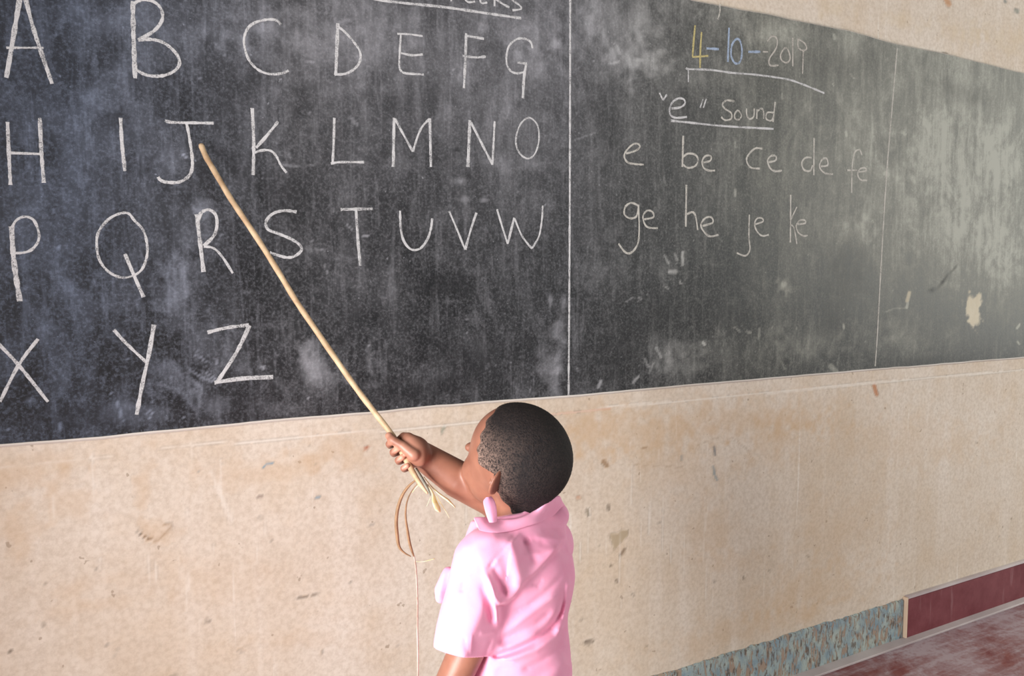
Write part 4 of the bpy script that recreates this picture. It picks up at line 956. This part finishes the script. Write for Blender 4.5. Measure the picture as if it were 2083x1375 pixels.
def sheet(name, R, mat, parent, thick=.002, label=None):
    n, m = R.shape[:2]; V = c2w(R.reshape(-1, 3)) - base_loc
    F_ = [(i * m + j, (i + 1) * m + j, (i + 1) * m + j + 1, i * m + j + 1) for i in range(n - 1) for j in range(m - 1)]
    o = mesh_obj(name, V, F_, mat, parent, smooth=True)
    so = o.modifiers.new('solid', 'SOLIDIFY'); so.thickness = thick; so.offset = 0
    su = o.modifiers.new('sub', 'SUBSURF'); su.levels = 1; su.render_levels = 2
    if label: o['label'] = label
    return o
sheet('collar', loft(rows), M_SHIRT, shirt, .0022, 'turned-down pink collar')
# collar point standing up in front of the neck
def leaf(pts, w):                                        # pts along the middle, w half widths (in camera-space metres, across = camera right)
    R = []
    for (x, y, z), h in zip(pts, w):
        c = cs(x, y, z); R.append([c + np.array([h * s, 0, .004 * (1 - abs(s)) * -1 + .004 * s]) for s in (-1, -.5, 0, .5, 1)])
    return loft(np.array(R), 4)
sheet('collar_point', leaf([(1003, 1062, 1.300), (1000, 1046, 1.297), (997, 1030, 1.300), (994, 1018, 1.304), (994, 1010, 1.307)], [.0062, .0085, .0095, .0085, .0035]), M_SHIRT, shirt, .002, 'upturned pink collar tip, brightly lit')
# shorts (below the frame)
def f_shorts(P):
    d = s_ell(P, wl(0, 0, .45), (.082, .095, .095), RB)
    for s in (-1, 1): d = smin(d, s_cap(P, wl(0, .048 * s, .42), wl(.004, .052 * s, .27), .062, .064), .02)
    up = w2c((CAM + np.array([0, 0, 1.0]))[None])[0].astype(f32)
    h0 = (P - wl(0, 0, .26).astype(f32)) @ up
    d = np.maximum(d, -h0)
    for s in (-1, 1): d = smax(d, -s_cap(P, wl(0, .052 * s, .30), wl(.0, .054 * s, .20), .055, .058), .002)
    return d
M_SHORT = NT('shorts_cloth', .9, .2).color(lin(70, 74, 96)).m
sdf_obj('shorts', f_shorts, (-.16, -1.12, 1.24), (.16, -.60, 1.66), .004, M_SHORT, child)

# ------------------------------------------------------------------ the stick
def tube(name, pts, rs, mat, parent=None, seg=12, origin=None, flat=1.0):
    pts = np.array(pts, float); n = len(pts); V, Fc = [], []
    t0 = pts[1] - pts[0]; a = np.cross(t0, [0, 0, 1.0]); a /= np.linalg.norm(a)
    for i in range(n):
        t = pts[min(i + 1, n - 1)] - pts[max(i - 1, 0)]; t /= np.linalg.norm(t)
        a = a - t * (a @ t); a /= np.linalg.norm(a); b = np.cross(t, a)
        for k in range(seg):
            th = 2 * math.pi * k / seg; V.append(pts[i] + (a * math.cos(th) + b * math.sin(th) * flat) * rs[i])
    for i in range(n - 1):
        for k in range(seg): Fc.append((i * seg + k, i * seg + (k + 1) % seg, (i + 1) * seg + (k + 1) % seg, (i + 1) * seg + k))
    Fc.append(tuple(range(seg))[::-1]); Fc.append(tuple((n - 1) * seg + k for k in range(seg)))
    V = np.array(V) - (origin if origin is not None else 0)
    return mesh_obj(name, V, Fc, mat, parent, smooth=True)
M_CANE = mat_wood('peeled_cane', (176, 144, 112), (212, 184, 150), (30, 30, 30)); M_BARK = mat_wood('cane_bark', (132, 100, 72), (160, 126, 94), (60, 60, 60))
M_GREY = mat_wood('grey_cane_core', (120, 122, 112), (160, 156, 136), (60, 60, 60)); M_STRAW = mat_wood('yellow_straw', (226, 206, 142), (250, 242, 208), (60, 60, 60))
tipZ = STIP[2]
ctl = [(408.5, 294), (419, 319), (433, 343), (466, 399), (487, 431), (528, 492), (570, 559), (600, 609), (636, 662), (691, 742), (727, 793), (763, 840), (797, 884), (821, 926), (838, 957), (856, 986), (870, 1004)]
zz = []
tt = np.array([0] + list(np.cumsum([math.hypot(b[0] - a[0], b[1] - a[1]) for a, b in zip(ctl[:-1], ctl[1:])])))
for (x, y), t in zip(ctl, tt / tt[12]):
    if t <= 1: iz = (1 - t) / tipZ + t / 1.432          # straight in space: depth is harmonic along the picture
    else: iz = 1 / (1.432 - (t - 1) * .20)
    zz.append(1 / iz)
cp = [cs(x, y, z) for (x, y), z in zip(ctl, zz)]
cp = loft(np.array(cp)[:, None, :], 4)[:, 0]
nst = len(cp); wpts = c2w(cp)
rad = [np.interp(i / (nst - 1), [0, .01, .5, .86, .93, 1], [.0044, .0052, .0050, .0050, .0040, .0016]) * (1 + .05 * math.sin(i * 1.7)) for i in range(nst)]
so_ = wpts[0].copy()
stick = bpy.data.objects.new('pointing_stick', None); COL.objects.link(stick); stick.location = so_
tag(stick, 'long thin peeled cane stick held in the raised hand, tip touching the board beside J', 'stick')
tube('cane', wpts, rad, M_CANE, stick, 14, so_)
def pxtube(name, pts, r, mat, label=None, seg=8, flat=.4):
    P_ = loft(np.array([cs(*p) for p in pts])[:, None, :], 4)[:, 0]; n = len(P_)
    rr = np.interp(np.linspace(0, 1, n), np.linspace(0, 1, len(r)), r)
    o = tube(name, c2w(P_), rr, mat, stick, seg, so_, flat)
    if label: o['label'] = label
pxtube('split_core', [(846, 952, 1.425), (858, 972, 1.423), (868, 990, 1.421), (876, 1008, 1.419)], [.0022, .0030, .0030, .0012], M_GREY, 'grey split end of the cane', 8, .7)
pxtube('bark_strip', [(848, 975, 1.42), (832, 988, 1.42), (818, 1008, 1.42), (809, 1035, 1.42), (806, 1062, 1.42), (808, 1090, 1.42), (812, 1112, 1.42), (822, 1124, 1.42), (836, 1132, 1.42)], [.0014, .0028, .0034, .0036, .0038, .0032, .0020, .0010], M_BARK, 'curled brown bark strip', 8, .8)
pxtube('bark_strip', [(852, 980, 1.425), (838, 998, 1.43), (828, 1020, 1.43), (825, 1048, 1.43), (829, 1080, 1.43), (834, 1108, 1.43), (842, 1132, 1.43)], [.0008, .0010, .0014, .0020, .0022, .0030, .0030, .0014], M_BARK, 'thinner inner bark strip', 8, .8)
pxtube('hanging_fibre', [(840, 1126, 1.43), (844, 1140, 1.43), (847, 1170, 1.43), (849, 1220, 1.43), (849, 1280, 1.43), (850, 1330, 1.43), (850, 1400, 1.43), (850, 1440, 1.43)], [.0012, .0016, .0019, .0018, .0018, .0019, .0018, .0018], mat_wood('pale_fibre', (160, 136, 118), (214, 194, 182), (40, 40, 40)), 'pale fibre hanging straight down', 8, .8)
pxtube('straw_fray', [(870, 985, 1.425), (880, 1002, 1.42), (884, 1020, 1.415), (890, 1034, 1.41), (896, 1041, 1.41)], [.0014, .0026, .0066, .0082, .0016], M_STRAW, 'bright yellow frayed straw', 8, .35)
pxtube('straw_fray', [(862, 970, 1.43), (880, 992, 1.43), (898, 1008, 1.42), (912, 1018, 1.42), (926, 1032, 1.42)], [.0014, .0022, .0048, .0060, .0024], M_STRAW, 'bright yellow frayed straw', 8, .35)
pxtube('straw_fray', [(858, 982, 1.42), (848, 990, 1.42), (838, 1002, 1.42)], [.0014, .0022, .0008], M_STRAW)
pxtube('straw_fray', [(888, 1008, 1.42), (898, 1026, 1.42), (908, 1042, 1.42), (914, 1054, 1.42)], [.0010, .0012, .0012, .0006], M_STRAW)
pxtube('straw_fray', [(846, 1142, 1.43), (862, 1142, 1.43), (884, 1136, 1.43)], [.0006, .0012, .0016], M_STRAW)
pxtube('straw_fray', [(876, 1010, 1.42), (868, 1030, 1.42)], [.0006, .0006], M_STRAW)
